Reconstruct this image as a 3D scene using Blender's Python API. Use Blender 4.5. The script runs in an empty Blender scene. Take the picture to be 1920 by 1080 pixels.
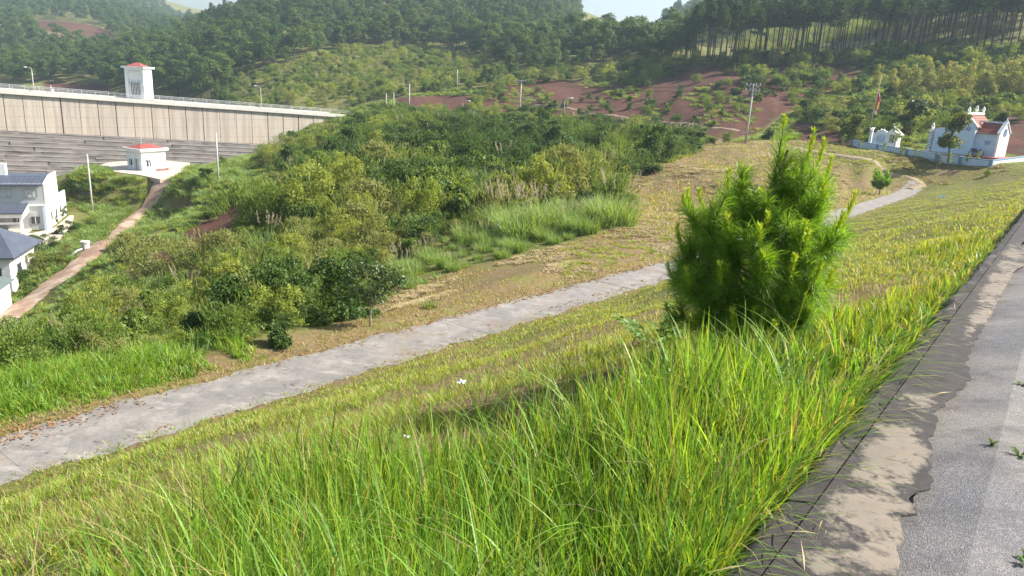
import bpy, bmesh, math, random
import numpy as np
from mathutils import Vector, Matrix

random.seed(7)
RNG = np.random.default_rng(7)
scene = bpy.context.scene
COL = scene.collection

# ---------------------------------------------------------------- camera
FPX = 1400.0                                   # focal length in photo pixels (1920 wide)
EYE = np.array([0.0, 0.0, 1.6])
ROLL = math.atan(.056)
PITCH = math.atan((540 - 145.0) * math.cos(ROLL) / FPX)
_X = np.array([1., 0, 0])
FW = np.array([0, math.cos(PITCH), -math.sin(PITCH)])
_U0 = np.array([0, math.sin(PITCH), math.cos(PITCH)])
RT = _X * math.cos(ROLL) + _U0 * math.sin(ROLL)
UP = _U0 * math.cos(ROLL) - _X * math.sin(ROLL)
cam = bpy.data.cameras.new('camera'); cam_o = bpy.data.objects.new('camera', cam); COL.objects.link(cam_o)
cam.sensor_width = 36.0; cam.lens = 36.0 * FPX / 1920.0
cam.clip_start = 0.05; cam.clip_end = 6000.0
_m = Matrix(((RT[0], UP[0], -FW[0], EYE[0]), (RT[1], UP[1], -FW[1], EYE[1]), (RT[2], UP[2], -FW[2], EYE[2]), (0, 0, 0, 1)))
cam_o.matrix_world = _m
scene.camera = cam_o

# ---------------------------------------------------------------- sky, sun, exposure
SUN_AZ, SUN_EL = math.radians(80), math.radians(40)
world = bpy.data.worlds.new('World'); scene.world = world; world.use_nodes = True
wn = world.node_tree.nodes; wl = world.node_tree.links
sky = wn.new('ShaderNodeTexSky'); sky.sky_type = 'NISHITA'; sky.sun_disc = False
sky.sun_elevation = SUN_EL; sky.sun_rotation = SUN_AZ
sky.air_density = 1.0; sky.dust_density = 2.2; sky.ozone_density = 1.0
wl.new(sky.outputs['Color'], wn['Background'].inputs['Color'])
wn['Background'].inputs['Strength'].default_value = 0.078
sun = bpy.data.lights.new('sun', 'SUN'); sun.energy = 5.0; sun.angle = math.radians(0.5); sun.color = (1.0, .94, .84)
sun_o = bpy.data.objects.new('sun', sun); COL.objects.link(sun_o)
_sd = Vector((math.sin(SUN_AZ) * math.cos(SUN_EL), math.cos(SUN_AZ) * math.cos(SUN_EL), math.sin(SUN_EL)))
sun_o.rotation_euler = _sd.to_track_quat('Z', 'Y').to_euler(); sun_o.location = (60, 40, 90)
vs = scene.view_settings
vs.view_transform = 'Standard'; vs.look = 'None'; vs.gamma = 1.0; vs.exposure = 1.42; vs.use_curve_mapping = False
scene.render.engine = 'CYCLES'
scene.cycles.use_denoising = True
scene.cycles.max_bounces = 6; scene.cycles.diffuse_bounces = 3; scene.cycles.transmission_bounces = 4
scene.cycles.transparent_max_bounces = 6; scene.cycles.volume_bounces = 0
scene.cycles.use_adaptive_sampling = True; scene.cycles.adaptive_threshold = 0.02

# ---------------------------------------------------------------- placing by sight line
def ray(u, v):
    u = np.asarray(u, float); v = np.asarray(v, float)
    return FW + ((u - 960) / FPX)[..., None] * RT - ((v - 540) / FPX)[..., None] * UP
def at_d(u, v, d):
    r = ray(u, v); return EYE + r * (np.asarray(d) / np.hypot(r[..., 0], r[..., 1]))[..., None]
def at_z(u, v, z):
    r = ray(u, v); return EYE + r * ((np.asarray(z) - EYE[2]) / r[..., 2])[..., None]
def proj(p):
    q = np.asarray(p, float) - EYE; w = q @ FW
    ok = w > .05; w = np.where(ok, w, 1e9)
    return np.where(ok, 960 + FPX * (q @ RT) / w, -9999), np.where(ok, 540 - FPX * (q @ UP) / w, -9999)
def depth_of(p):
    return (np.asarray(p, float) - EYE) @ FW

# ---------------------------------------------------------------- terrain
RA = math.radians(35.88)                        # the road runs this far right of straight ahead
SX = np.array([math.sin(RA), math.cos(RA)]); NX = np.array([-SX[1], SX[0]])
G = -.047; HAZE = .00027
PATH0, PATH1, PATHZ = 13.35, 15.35, -5.3
def sm(x, a, b):
    t = np.clip((x - a) / (b - a), 0, 1); return t * t * (3 - 2 * t)
def sn(x, y): return x * SX[0] + y * SX[1], x * NX[0] + y * NX[1]
def xy(s, n): return s * SX[0] + n * NX[0], s * SX[1] + n * NX[1]
_h = np.random.default_rng(3)
_W = [( _h.normal(size=2) * k, _h.uniform(0, 6.28), 1 / k) for k in (.35, .6, 1.1, 1.9, 3.1) for _ in range(4)]
def bumps(x, y, scale=1.0):
    r = 0
    for w, ph, a in _W: r = r + a * np.sin((x * w[0] + y * w[1]) / scale + ph)
    return r * .16
def prof(n):
    return np.interp(n, [-60, -9, -6, .5, .62, .86, 1.5, 6.0, 8.0, 12.9, 13.3, 17.0, 60], [1.5, .5, 0, 0, -.12, -.27, -.52, -2.22, -3.2, -5.24, PATHZ, PATHZ, PATHZ - .6])
def rise(s): return 1.35 * np.clip((np.asarray(s, float) - 35) / 80, 0, 1)
def near_z(x, y):
    s, n = sn(x, y); sc = np.clip(s, -60, 125)
    b = bumps(x, y, .8) * .10 * sm(n, 1.0, 2.0) * (1 - sm(n, 12.2, 13.0) * (1 - sm(n, 15.8, 18)))
    return G * sc + prof(n) + b + rise(s) * sm(n, 6, 13)
CT = []                                          # control points: azimuth, ln distance, tangent of elevation
def c_uv(u, v, d):
    r = ray(u, v); CT.append((math.atan2(r[0], r[1]), math.log(d), r[2] / math.hypot(r[0], r[1])))
for s_ in (-30, -20, -12, -6, 0, 6, 12, 20, 28, 36, 45, 55, 65, 75, 85, 93):
    for n_ in (16.5,) + (() if s_ < 30 else (19.0,)):
        x_, y_ = xy(s_, n_); z_ = G * s_ + PATHZ + float(rise(s_)); d_ = math.hypot(x_, y_)
        CT.append((math.atan2(x_, y_), math.log(d_), (z_ - 1.6) / d_))
for c in """
-250 760 22;-250 740 32;-250 700 50;-250 640 72;-250 560 90;-250 480 110
0 735 19.5;0 712 24;0 700 30;0 685 40;0 665 55;0 618 72;0 560 85;0 500 98
100 715 20;100 700 25;100 685 32;100 660 42;100 620 56;90 560 76;100 500 90;100 440 110;110 405 118
200 695 21;200 680 27;200 655 36;200 620 48;200 565 64;200 500 80;215 440 97;180 470 92;150 420 106
300 680 22;300 660 28;300 630 36;300 580 50;300 520 66;300 460 82;300 380 111;318 335 126
400 655 24;400 635 29;400 600 37;400 550 50;400 490 64;362 458 78;410 432 82;470 385 90;390 398 100;420 345 112;450 310 135
500 640 25;500 610 30;500 555 40;500 490 54;510 420 72;500 360 96;500 320 125;520 285 155
600 615 27;600 570 32;600 510 42;600 440 56;620 360 80;640 300 110;660 262 135;640 250 165
700 600 28;700 545 36;700 470 48;700 400 62;700 340 84;710 295 110;720 258 138
800 530 36;800 470 46;800 400 60;800 345 80;800 300 105;820 260 135;830 240 165
1000 470 40;1000 425 52;1000 375 68;1000 325 88;1000 288 112;1000 258 138;1000 245 160
1170 425 46;1150 365 66;1200 325 85;1250 298 102;1310 282 117;1390 268 122
1300 340 78;1250 400 60;1450 345 78;1400 300 98;1550 297 103;1480 275 115;1550 400 64;1540 385 70;1560 340 84
1650 318 97;1700 333 98;1750 346 97;1620 372 76;1600 350 84;1680 350 90;1640 290 108;1600 272 122
1700 285 117;1750 300 113;1860 312 106;1900 330 92;1960 320 95;2100 310 95
1860 285 122;1700 262 128;1950 290 122
820 225 185;980 220 190;1100 233 178;1250 244 166;1400 258 148;1500 262 138;1590 262 132
750 200 215;780 185 230;880 195 215;930 180 225;950 152 245;1100 190 205;1100 152 235;1250 190 190;1250 140 235
1400 190 178;1400 130 225;1500 200 175;1550 150 212;1600 230 158;1660 180 185;1750 215 165;1800 170 195;1900 220 160;1900 150 205;2050 150 205
120 330 150;200 318 140;330 318 138;255 312 146
100 345 170;250 345 180;400 325 190;550 300 200
-150 345 255;0 345 245;150 342 232;300 338 215;450 328 205
1350 112 228;1500 108 228;1600 100 232;1700 95 232;1800 100 225;1900 100 222;2100 90 222
1350 105 262;1500 100 262;1650 88 262;1800 70 262;1950 60 262
1400 100 330;1500 92 330;1650 60 330;1800 20 330;1950 10 330
1400 55 470;1550 40 470;1700 0 470;1900 -60 470
1400 0 620;1550 -20 620;1700 -60 620;1900 -120 620
1250 118 245;1200 110 290;1170 150 400;1170 160 520;1100 95 320;1250 80 330;1280 60 450
950 130 280;950 90 360;1050 70 420;900 40 440;950 -10 520;950 -50 640;1060 20 560
700 185 250;700 150 290;650 110 340;750 95 360;800 60 420;800 10 490;750 -40 600;600 70 400;560 30 470;640 0 520;600 -30 640
500 205 255;500 165 290;480 130 330;480 90 380;450 60 430;430 50 520
300 215 330;300 165 350;320 130 380;300 115 420;380 80 440;380 75 600
130 180 400;130 150 430;100 130 460;60 125 500;0 132 545;-120 140 600;-120 190 400;0 190 380
200 110 520;100 100 600;20 90 620;180 75 640;110 50 680;250 70 700;60 60 700
50 20 900;200 20 900;330 55 900;400 80 1000;150 -40 1300;300 18 1300;380 52 1300;480 40 1400;0 -40 1300;-200 -40 1300
1170 150 1300;1500 -60 1300;1900 -150 1300;800 -60 1300;2300 -100 1300;-500 -30 1300
-500 150 500;-500 220 280;2300 120 220;2300 60 330;2300 300 90
""".replace('\n', ';').split(';'):
    if c.strip(): c_uv(*[float(t) for t in c.split()])
CT = np.array(CT); KA = 2.4; RBE = .06
_P = np.stack([CT[:, 0] * KA, CT[:, 1]], 1)
_K = np.sqrt(((_P[:, None] - _P[None]) ** 2).sum(-1) + RBE ** 2)
_A = np.zeros((len(_P) + 3,) * 2); _A[:-3, :-3] = _K + np.eye(len(_P)) * -.02
_A[:-3, -3] = 1; _A[:-3, -2:] = _P; _A[-3:, :-3] = _A[:-3, -3:].T
_C = np.linalg.solve(_A, np.concatenate([CT[:, 2], np.zeros(3)]))
def far_z(x, y):
    d = np.hypot(x, y); az = np.clip(np.arctan2(x, y), -.85, .85) * KA; ld = np.log(np.clip(d, 10, 1700))
    out = np.empty(x.shape)
    f = out.reshape(-1); a1 = az.reshape(-1); l1 = ld.reshape(-1)
    for i in range(0, f.size, 20000):
        q = np.stack([a1[i:i + 20000], l1[i:i + 20000]], 1)
        k = np.sqrt(((q[:, None] - _P[None]) ** 2).sum(-1) + RBE ** 2)
        f[i:i + 20000] = k @ _C[:-3] + _C[-3] + q @ _C[-2:]
    return EYE[2] + out * np.clip(d, 10, 1700)
def ground_z(x, y):
    x = np.asarray(x, float); y = np.asarray(y, float); sh = x.shape
    x = np.atleast_1d(x).ravel(); y = np.atleast_1d(y).ravel()
    s, n = sn(x, y)
    w = np.maximum(sm(n, 16.2, 20.0), sm(s, 94, 112)) * sm(np.hypot(x, y), 13, 17)
    z = near_z(x, y); i = w > 0
    if i.any():
        fz = far_z(x[i], y[i]); d = np.hypot(x[i], y[i])
        fz = fz + bumps(x[i], y[i], 2.5) * np.clip(d / 90, .1, 1.0) * .35
        z[i] = z[i] * (1 - w[i]) + fz * w[i]
    for (px, py, r0, r1, pz) in PADS:
        q = 1 - sm(np.hypot(x - px, y - py), r0, r1); z = z * (1 - q) + pz * q
    return z.reshape(sh)
PADS = []                                        # (x, y, radius, z): levelled ground round buildings
def hit(u, v, d0=14.0, d1=1500.0):               # first ground point on a sight line
    ds = np.exp(np.linspace(math.log(d0), math.log(d1), 500)); p = at_d(np.full(500, u), np.full(500, v), ds)
    b = np.nonzero(ground_z(p[:, 0], p[:, 1]) > p[:, 2])[0]
    if len(b) == 0: return p[-1]
    k = max(b[0], 1); ds = np.linspace(ds[k - 1], ds[k], 40); p = at_d(np.full(40, u), np.full(40, v), ds)
    b = np.nonzero(ground_z(p[:, 0], p[:, 1]) > p[:, 2])[0]
    q = p[b[0]] if len(b) else p[-1]
    q[2] = ground_z(q[0], q[1]); return q
def in_poly(u, v, poly):
    u = np.asarray(u); v = np.asarray(v); r = np.zeros(u.shape, bool); m = len(poly)
    for i in range(m):
        (x0, y0), (x1, y1) = poly[i], poly[(i + 1) % m]
        if y0 == y1: continue
        c = ((y0 > v) != (y1 > v)) & (u < (x1 - x0) * (v - y0) / (y1 - y0) + x0); r ^= c
    return r

# ---------------------------------------------------------------- levelled ground round the buildings
_p = hit(50, 436); PADS.append((_p[0] - 3, _p[1] + 2, 17, 25, _p[2] - .1)); YARD_Z = _p[2] - .1
_p = hit(268, 319); PADS.append((_p[0], _p[1], 8.5, 12, _p[2])); HOUSE_Z = _p[2]
_p = hit(1800, 296); PADS.append((_p[0] + 1.5, _p[1] + 2.5, 9.5, 13, _p[2] + .1)); SHRINE_Z = _p[2] + .1

# ---------------------------------------------------------------- mesh and tag helpers
def link(o, parent=None):
    COL.objects.link(o)
    if parent is not None: o.parent = parent
    return o
def np_mesh(name, V, faces, mats=(), k=None, smooth=False, midx=None, uvcol=None):
    """V (n,3); faces: array (m,3) or (m,4) or list of arrays"""
    me = bpy.data.meshes.new(name)
    fl = faces if isinstance(faces, list) else [faces]
    fl = [np.asarray(f, np.int32) for f in fl if len(f)]
    V = np.asarray(V, np.float32); me.vertices.add(len(V)); me.vertices.foreach_set('co', V.ravel())
    loops = np.concatenate([f.ravel() for f in fl]); sizes = np.concatenate([np.full(len(f), f.shape[1], np.int32) for f in fl])
    starts = np.concatenate([[0], np.cumsum(sizes)[:-1]]).astype(np.int32)
    me.loops.add(len(loops)); me.loops.foreach_set('vertex_index', loops)
    me.polygons.add(len(sizes)); me.polygons.foreach_set('loop_start', starts); me.polygons.foreach_set('loop_total', sizes)
    if midx is not None: me.polygons.foreach_set('material_index', np.asarray(midx, np.int32))
    me.polygons.foreach_set('use_smooth', np.full(len(sizes), smooth))
    for m in mats: me.materials.append(m)
    if uvcol is not None:
        a = me.color_attributes.new('zone', 'FLOAT_COLOR', 'POINT'); c = np.ones((len(V), 4), np.float32); c[:, :uvcol.shape[1]] = uvcol
        a.data.foreach_set('color', c.ravel())
    me.update(calc_edges=True); me.validate()
    return me
def ob(name, me, parent=None, loc=None, rot=None, scale=None):
    o = bpy.data.objects.new(name, me); link(o, parent)
    if loc is not None: o.location = tuple(float(t) for t in loc)
    if rot is not None: o.rotation_euler = rot
    if scale is not None: o.scale = scale if hasattr(scale, '__len__') else (scale,) * 3
    return o
def tag(o, label=None, cat=None, group=None, kind=None):
    if label: o['label'] = label
    if cat: o['category'] = cat
    if group: o['group'] = group
    if kind: o['kind'] = kind
    return o
def empty(name, loc, rz=0.0):
    o = bpy.data.objects.new(name, None); link(o); o.location = tuple(float(t) for t in loc); o.rotation_euler = (0, 0, rz); o.empty_display_size = .2
    return o
class MB:
    """collects boxes, prisms and tubes into one mesh"""
    def __init__(s): s.v = []; s.f = []
    def add(s, V, F):
        o = len(s.v); s.v += [tuple(map(float, p)) for p in V]; s.f += [tuple(i + o for i in f) for f in F]; return s
    def box(s, x0, x1, y0, y1, z0, z1):
        return s.add([(x0, y0, z0), (x1, y0, z0), (x1, y1, z0), (x0, y1, z0), (x0, y0, z1), (x1, y0, z1), (x1, y1, z1), (x0, y1, z1)],
                     [(0, 3, 2, 1), (4, 5, 6, 7), (0, 1, 5, 4), (1, 2, 6, 5), (2, 3, 7, 6), (3, 0, 4, 7)])
    def prism(s, poly, axis, a, b):
        """polygon (p,q) extruded along axis: 'x' -> (p,q)=(y,z), 'y' -> (x,z), 'z' -> (x,y)"""
        f = {'x': lambda p, q, t: (t, p, q), 'y': lambda p, q, t: (p, t, q), 'z': lambda p, q, t: (p, q, t)}[axis]
        n = len(poly); V = [f(p, q, a) for p, q in poly] + [f(p, q, b) for p, q in poly]
        return s.add(V, [tuple(range(n))[::-1], tuple(range(n, 2 * n))] + [(i, (i + 1) % n, n + (i + 1) % n, n + i) for i in range(n)])
    def tube(s, pts, rad, seg=8, cap=True):
        pts = [Vector(p) for p in pts]; rad = rad if hasattr(rad, '__len__') else [rad] * len(pts); V = []; n = len(pts)
        for i, p in enumerate(pts):
            d = (pts[min(i + 1, n - 1)] - pts[max(i - 1, 0)]).normalized()
            a = d.orthogonal().normalized() if i == 0 else (a0 - d * a0.dot(d)).normalized()
            a0 = a; b = d.cross(a)
            for k in range(seg):
                t = 2 * math.pi * k / seg; V.append(p + (a * math.cos(t) + b * math.sin(t)) * rad[i])
        F = [(i * seg + k, i * seg + (k + 1) % seg, (i + 1) * seg + (k + 1) % seg, (i + 1) * seg + k) for i in range(n - 1) for k in range(seg)]
        if cap: F += [tuple(range(seg))[::-1], tuple(range((n - 1) * seg, n * seg))]
        return s.add(V, F)
    def lathe(s, prof, seg=10, c=(0, 0, 0)):
        V = [(c[0] + r * math.cos(2 * math.pi * k / seg), c[1] + r * math.sin(2 * math.pi * k / seg), c[2] + z) for r, z in prof for k in range(seg)]; n = len(prof)
        return s.add(V, [(i * seg + k, i * seg + (k + 1) % seg, (i + 1) * seg + (k + 1) % seg, (i + 1) * seg + k) for i in range(n - 1) for k in range(seg)] + [tuple(range(seg))[::-1], tuple(range((n - 1) * seg, n * seg))])
    def mesh(s, name, m, smooth=False, bevel=0.0):
        me = bpy.data.meshes.new(name); me.from_pydata(s.v, [], s.f); me.validate()
        bm = bmesh.new(); bm.from_mesh(me); bmesh.ops.recalc_face_normals(bm, faces=bm.faces[:])
        if bevel: bmesh.ops.bevel(bm, geom=[e for e in bm.edges], offset=bevel, segments=1, affect='EDGES', clamp_overlap=True)
        for f in bm.faces: f.smooth = smooth
        bm.to_mesh(me); bm.free(); me.materials.append(m); return me
    def build(s, name, m, parent=None, smooth=False, bevel=0.0, **k): return ob(name, s.mesh(name, m, smooth, bevel), parent, **k)

# ---------------------------------------------------------------- materials
def nodes(name):
    m = bpy.data.materials.new(name); m.use_nodes = True; nt = m.node_tree; return m, nt.nodes, nt.links, nt.nodes['Principled BSDF']
def rgb(c): return (c[0], c[1], c[2], 1.0)
def noise_fac(n, l, scale, detail=6, rough=.6, lo=.35, hi=.65, vec=None, stretch=None, obj=True):
    tc = n.new('ShaderNodeTexCoord'); src = tc.outputs['Object'] if obj else tc.outputs['Generated']
    if not obj:
        g = n.new('ShaderNodeNewGeometry'); src = g.outputs['Position']
    if stretch:
        mp = n.new('ShaderNodeMapping'); mp.inputs['Scale'].default_value = stretch; l.new(src, mp.inputs['Vector']); src = mp.outputs['Vector']
    t = n.new('ShaderNodeTexNoise'); t.inputs['Scale'].default_value = scale; t.inputs['Detail'].default_value = detail; t.inputs['Roughness'].default_value = rough
    l.new(src, t.inputs['Vector'])
    r = n.new('ShaderNodeMapRange'); r.inputs['From Min'].default_value = lo; r.inputs['From Max'].default_value = hi; l.new(t.outputs['Fac'], r.inputs['Value'])
    return r.outputs['Result'], t.outputs['Fac']
def mix(n, l, fac, a, b, mode='MIX'):
    x = n.new('ShaderNodeMix'); x.data_type = 'RGBA'; x.blend_type = mode; x.clamp_factor = True
    if isinstance(fac, (int, float)): x.inputs['Factor'].default_value = fac
    else: l.new(fac, x.inputs['Factor'])
    for s, c in (('A', a), ('B', b)):
        sock = [i for i in x.inputs if i.name == s and i.type == 'RGBA'][0]
        if isinstance(c, (tuple, list)): sock.default_value = rgb(c)
        else: l.new(c, sock)
    return [o for o in x.outputs if o.type == 'RGBA'][0]
def bump(n, l, b, h, strength=.3, dist=.02):
    k = n.new('ShaderNodeBump'); k.inputs['Strength'].default_value = strength; k.inputs['Distance'].default_value = dist; l.new(h, k.inputs['Height']); l.new(k.outputs['Normal'], b.inputs['Normal'])
def math_n(n, l, op, a, b=0.0):
    k = n.new('ShaderNodeMath'); k.operation = op; k.use_clamp = False
    for i, c in enumerate((a, b)):
        if isinstance(c, (int, float)): k.inputs[i].default_value = c
        else: l.new(c, k.inputs[i])
    return k.outputs[0]
def surf(name, c1, c2, scale=3.0, rough=.8, bmp=.15, lo=.35, hi=.65, stretch=None, c3=None, scale3=.6, lo3=.5, hi3=.7, dist=.02, obj=True, spec=.3):
    m, n, l, b = nodes(name); f, h = noise_fac(n, l, scale, lo=lo, hi=hi, stretch=stretch, obj=obj); c = mix(n, l, f, c1, c2)
    if c3 is not None:
        f3, _ = noise_fac(n, l, scale3, lo=lo3, hi=hi3, stretch=stretch, obj=obj); c = mix(n, l, f3, c, c3)
    l.new(c, b.inputs['Base Color']); b.inputs['Roughness'].default_value = rough; b.inputs['Specular IOR Level'].default_value = spec
    if bmp: bump(n, l, b, h, bmp, dist)
    return m
def leaf_mat(name, c1, c2, trans=.4, tcol=None, rough=.55, spec=.25, attr=False, objr=.5, c3=None):
    m, n, l, b = nodes(name)
    g = n.new('ShaderNodeNewGeometry'); oi = n.new('ShaderNodeObjectInfo')
    f = math_n(n, l, 'ADD', math_n(n, l, 'MULTIPLY', g.outputs['Random Per Island'], 1 - objr), math_n(n, l, 'MULTIPLY', oi.outputs['Random'], objr))
    c = mix(n, l, f, c1, c2)
    if c3 is not None:
        k = math_n(n, l, 'GREATER_THAN', g.outputs['Random Per Island'], .9); c = mix(n, l, k, c, c3)
    if attr:
        a = n.new('ShaderNodeAttribute'); a.attribute_name = 'zone'; c = a.outputs['Color']
    l.new(c, b.inputs['Base Color']); b.inputs['Roughness'].default_value = rough; b.inputs['Specular IOR Level'].default_value = spec
    t = n.new('ShaderNodeBsdfTranslucent'); tc = mix(n, l, 1.0, c, tcol or (1.5, 1.35, .5), 'MULTIPLY'); l.new(tc, t.inputs['Color'])
    x = n.new('ShaderNodeMixShader'); x.inputs[0].default_value = trans; l.new(b.outputs[0], x.inputs[1]); l.new(t.outputs[0], x.inputs[2])
    l.new(x.outputs[0], n['Material Output'].inputs['Surface']); return m
M = {}
M['white'] = surf('white_paint', (.80, .80, .79), (.70, .70, .68), 1.2, .7, .05, c3=(.55, .53, .48), scale3=.7, lo3=.58, hi3=.8)
M['shadeblue'] = surf('pale_blue_shade', (.50, .62, .74), (.45, .56, .68), 1.0, .7, .04, c3=(.45, .52, .58), lo3=.6, hi3=.85)  # bluish shade on the walls put into their base colour
M['blue'] = surf('blue_grey_paint', (.16, .24, .36), (.20, .28, .40), 2.0, .7, .03)
M['roofred'] = surf('red_roof', (.30, .075, .065), (.24, .06, .052), 1.5, .75, .1, c3=(.34, .12, .10), lo3=.5, hi3=.75)
M['rooftile'] = surf('roof_tile', (.26, .085, .06), (.17, .055, .04), 6, .75, .1)
M['roofblue'] = surf('blue_grey_roof_sheet', (.055, .066, .095), (.075, .086, .115), 1.0, .5, .05, spec=.4)
M['glass'] = surf('dark_window_glass', (.03, .04, .055), (.05, .06, .08), 2.0, .12, 0, spec=.6)
M['clad'] = surf('grey_cladding', (.50, .52, .52), (.42, .44, .44), .8, .65, .05, stretch=(6, 6, .6))
M['grey'] = surf('grey_metal', (.42, .43, .44), (.34, .35, .36), 3, .5, .03)
M['darkgrey'] = surf('dark_metal', (.06, .06, .065), (.04, .04, .045), 3, .5, .03)
M['pole'] = surf('pole_concrete', (.55, .53, .49), (.44, .42, .38), 4, .85, .1)
M['wire'] = surf('wire_black', (.05, .05, .05), (.08, .08, .08), 3, .6, 0)
M['bark'] = surf('bark', (.13, .095, .07), (.07, .05, .04), 9, .9, .5, stretch=(1, 1, .25))
M['barkfar'] = surf('bark_pine_plantation', (.10, .075, .06), (.06, .045, .04), 3, .9, .3, stretch=(1, 1, .25))
M['stem'] = surf('pale_bark', (.42, .38, .32), (.28, .25, .2), 8, .85, .3)
M['concrete_pad'] = surf('pale_concrete', (.50, .44, .37), (.40, .34, .28), .5, .85, .2, c3=(.38, .25, .18), scale3=.25, lo3=.52, hi3=.7)
M['dirt'] = surf('red_dirt_track', (.30, .20, .14), (.23, .145, .10), .35, .95, .4, c3=(.42, .33, .25), scale3=.5, lo3=.45, hi3=.65, obj=False)
M['dirt_pale'] = surf('pale_dirt_track', (.27, .205, .15), (.20, .15, .10), .8, .95, .4, c3=(.28, .26, .10), scale3=1.2, lo3=.55, hi3=.75, obj=False)
M['water'] = surf('water', (.10, .13, .11), (.12, .15, .12), .05, .08, .08, stretch=(1, .2, 1), spec=.5)

# ---------------------------------------------------------------- ground sheet
def ground_material():
    m, n, l, b = nodes('ground_soil_and_grass')
    a = n.new('ShaderNodeAttribute'); a.attribute_name = 'zone'; sp = n.new('ShaderNodeSeparateColor'); l.new(a.outputs['Color'], sp.inputs[0])
    f1, h1 = noise_fac(n, l, 1.6, detail=9, rough=.7, lo=.38, hi=.62, obj=False); f2, h2 = noise_fac(n, l, .22, detail=6, lo=.38, hi=.62, obj=False)
    f3, h3 = noise_fac(n, l, 7.0, detail=8, rough=.75, lo=.35, hi=.65, obj=False)
    green = mix(n, l, f2, (.075, .105, .028), (.13, .15, .04)); green = mix(n, l, f3, green, (.16, .14, .05))
    dry = mix(n, l, f1, (.155, .108, .052), (.085, .058, .032)); dry = mix(n, l, f3, dry, (.22, .165, .085)); 
    f4, _ = noise_fac(n, l, .55, detail=5, lo=.5, hi=.62, obj=False); dry = mix(n, l, math_n(n, l, 'MULTIPLY', f4, .8), dry, (.15, .15, .045))
    red = mix(n, l, f2, (.088, .037, .030), (.058, .028, .026)); red = mix(n, l, f1, red, (.118, .047, .030)); 
    fs, hs = noise_fac(n, l, .35, detail=8, rough=.75, lo=.45, hi=.6, stretch=(1, 1, 4), obj=False); red = mix(n, l, math_n(n, l, 'MULTIPLY', fs, .45), red, (.085, .048, .040)); fg, hg = noise_fac(n, l, .5, detail=7, rough=.65, lo=.56, hi=.62, obj=False); red = mix(n, l, math_n(n, l, 'MULTIPLY', fg, .8), red, (.075, .085, .030))
    soil = mix(n, l, f1, (.16, .10, .06), (.08, .05, .035)); soil = mix(n, l, math_n(n, l, 'MULTIPLY', f3, .6), soil, (.30, .24, .11))
    def w(s):
        k = n.new('ShaderNodeMapRange'); k.inputs['From Min'].default_value = .36; k.inputs['From Max'].default_value = .64
        l.new(math_n(n, l, 'ADD', s, math_n(n, l, 'MULTIPLY', math_n(n, l, 'SUBTRACT', h1, .5), .9)), k.inputs['Value']); return k.outputs['Result']
    c = mix(n, l, w(sp.outputs[1]), green, dry); c = mix(n, l, w(sp.outputs[2]), c, soil); c = mix(n, l, w(sp.outputs[0]), c, red)
    l.new(c, b.inputs['Base Color']); b.inputs['Roughness'].default_value = .95; b.inputs['Specular IOR Level'].default_value = .1
    bump(n, l, b, math_n(n, l, 'ADD', h1, math_n(n, l, 'MULTIPLY', h3, .4)), .9, .12); return m
M['ground'] = ground_material()
RED = [[(815, 222), (860, 195), (905, 186), (960, 152), (1110, 150), (1190, 160), (1300, 128), (1420, 122), (1580, 118), (1640, 140), (1570, 160), (1560, 195), (1480, 215), (1430, 250), (1390, 268), (1250, 246), (1100, 236), (960, 228)],
       [(340, 440), (400, 405), (470, 370), (520, 350), (505, 400), (440, 445), (380, 470), (350, 470)], [(700, 290), (745, 262), (800, 268), (790, 300), (730, 310)],
       [(1480, 235), (1560, 225), (1600, 268), (1520, 280)], [(1868, 205), (2050, 205), (2050, 300), (1868, 292)], [(735, 180), (880, 180), (900, 215), (745, 215)],
       [(235, 500), (300, 470), (330, 480), (320, 520), (240, 530)], [(750, 320), (780, 325), (790, 360), (760, 370)], [(310, 372), (370, 370), (375, 390), (305, 395)],
       [(520, 60), (610, 62), (615, 78), (530, 76)], [(60, 38), (150, 40), (210, 58), (200, 78), (110, 62), (60, 55)], [(60, 158), (180, 150), (210, 180), (80, 176)], [(600, 380), (625, 385), (620, 420), (590, 415)]]
DRY = [[(300, 735), (430, 695), (620, 622), (690, 575), (760, 535), (1000, 474), (1175, 425), (1135, 350), (1235, 300), (1310, 262), (1600, 262), (1900, 300), (1900, 330), (1750, 350), (1580, 400), (1250, 490), (1000, 560), (700, 650)],
       [(60, 55), (230, 75), (240, 100), (90, 90)], [(110, 350), (190, 300), (215, 330), (140, 400)]]
BANK = [([(1535, 300), (1600, 304), (1690, 332), (1700, 348), (1620, 374), (1535, 392)], .62), ([(1205, 374), (1250, 345), (1400, 318), (1480, 315), (1480, 345), (1290, 370)], .5)]
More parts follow.
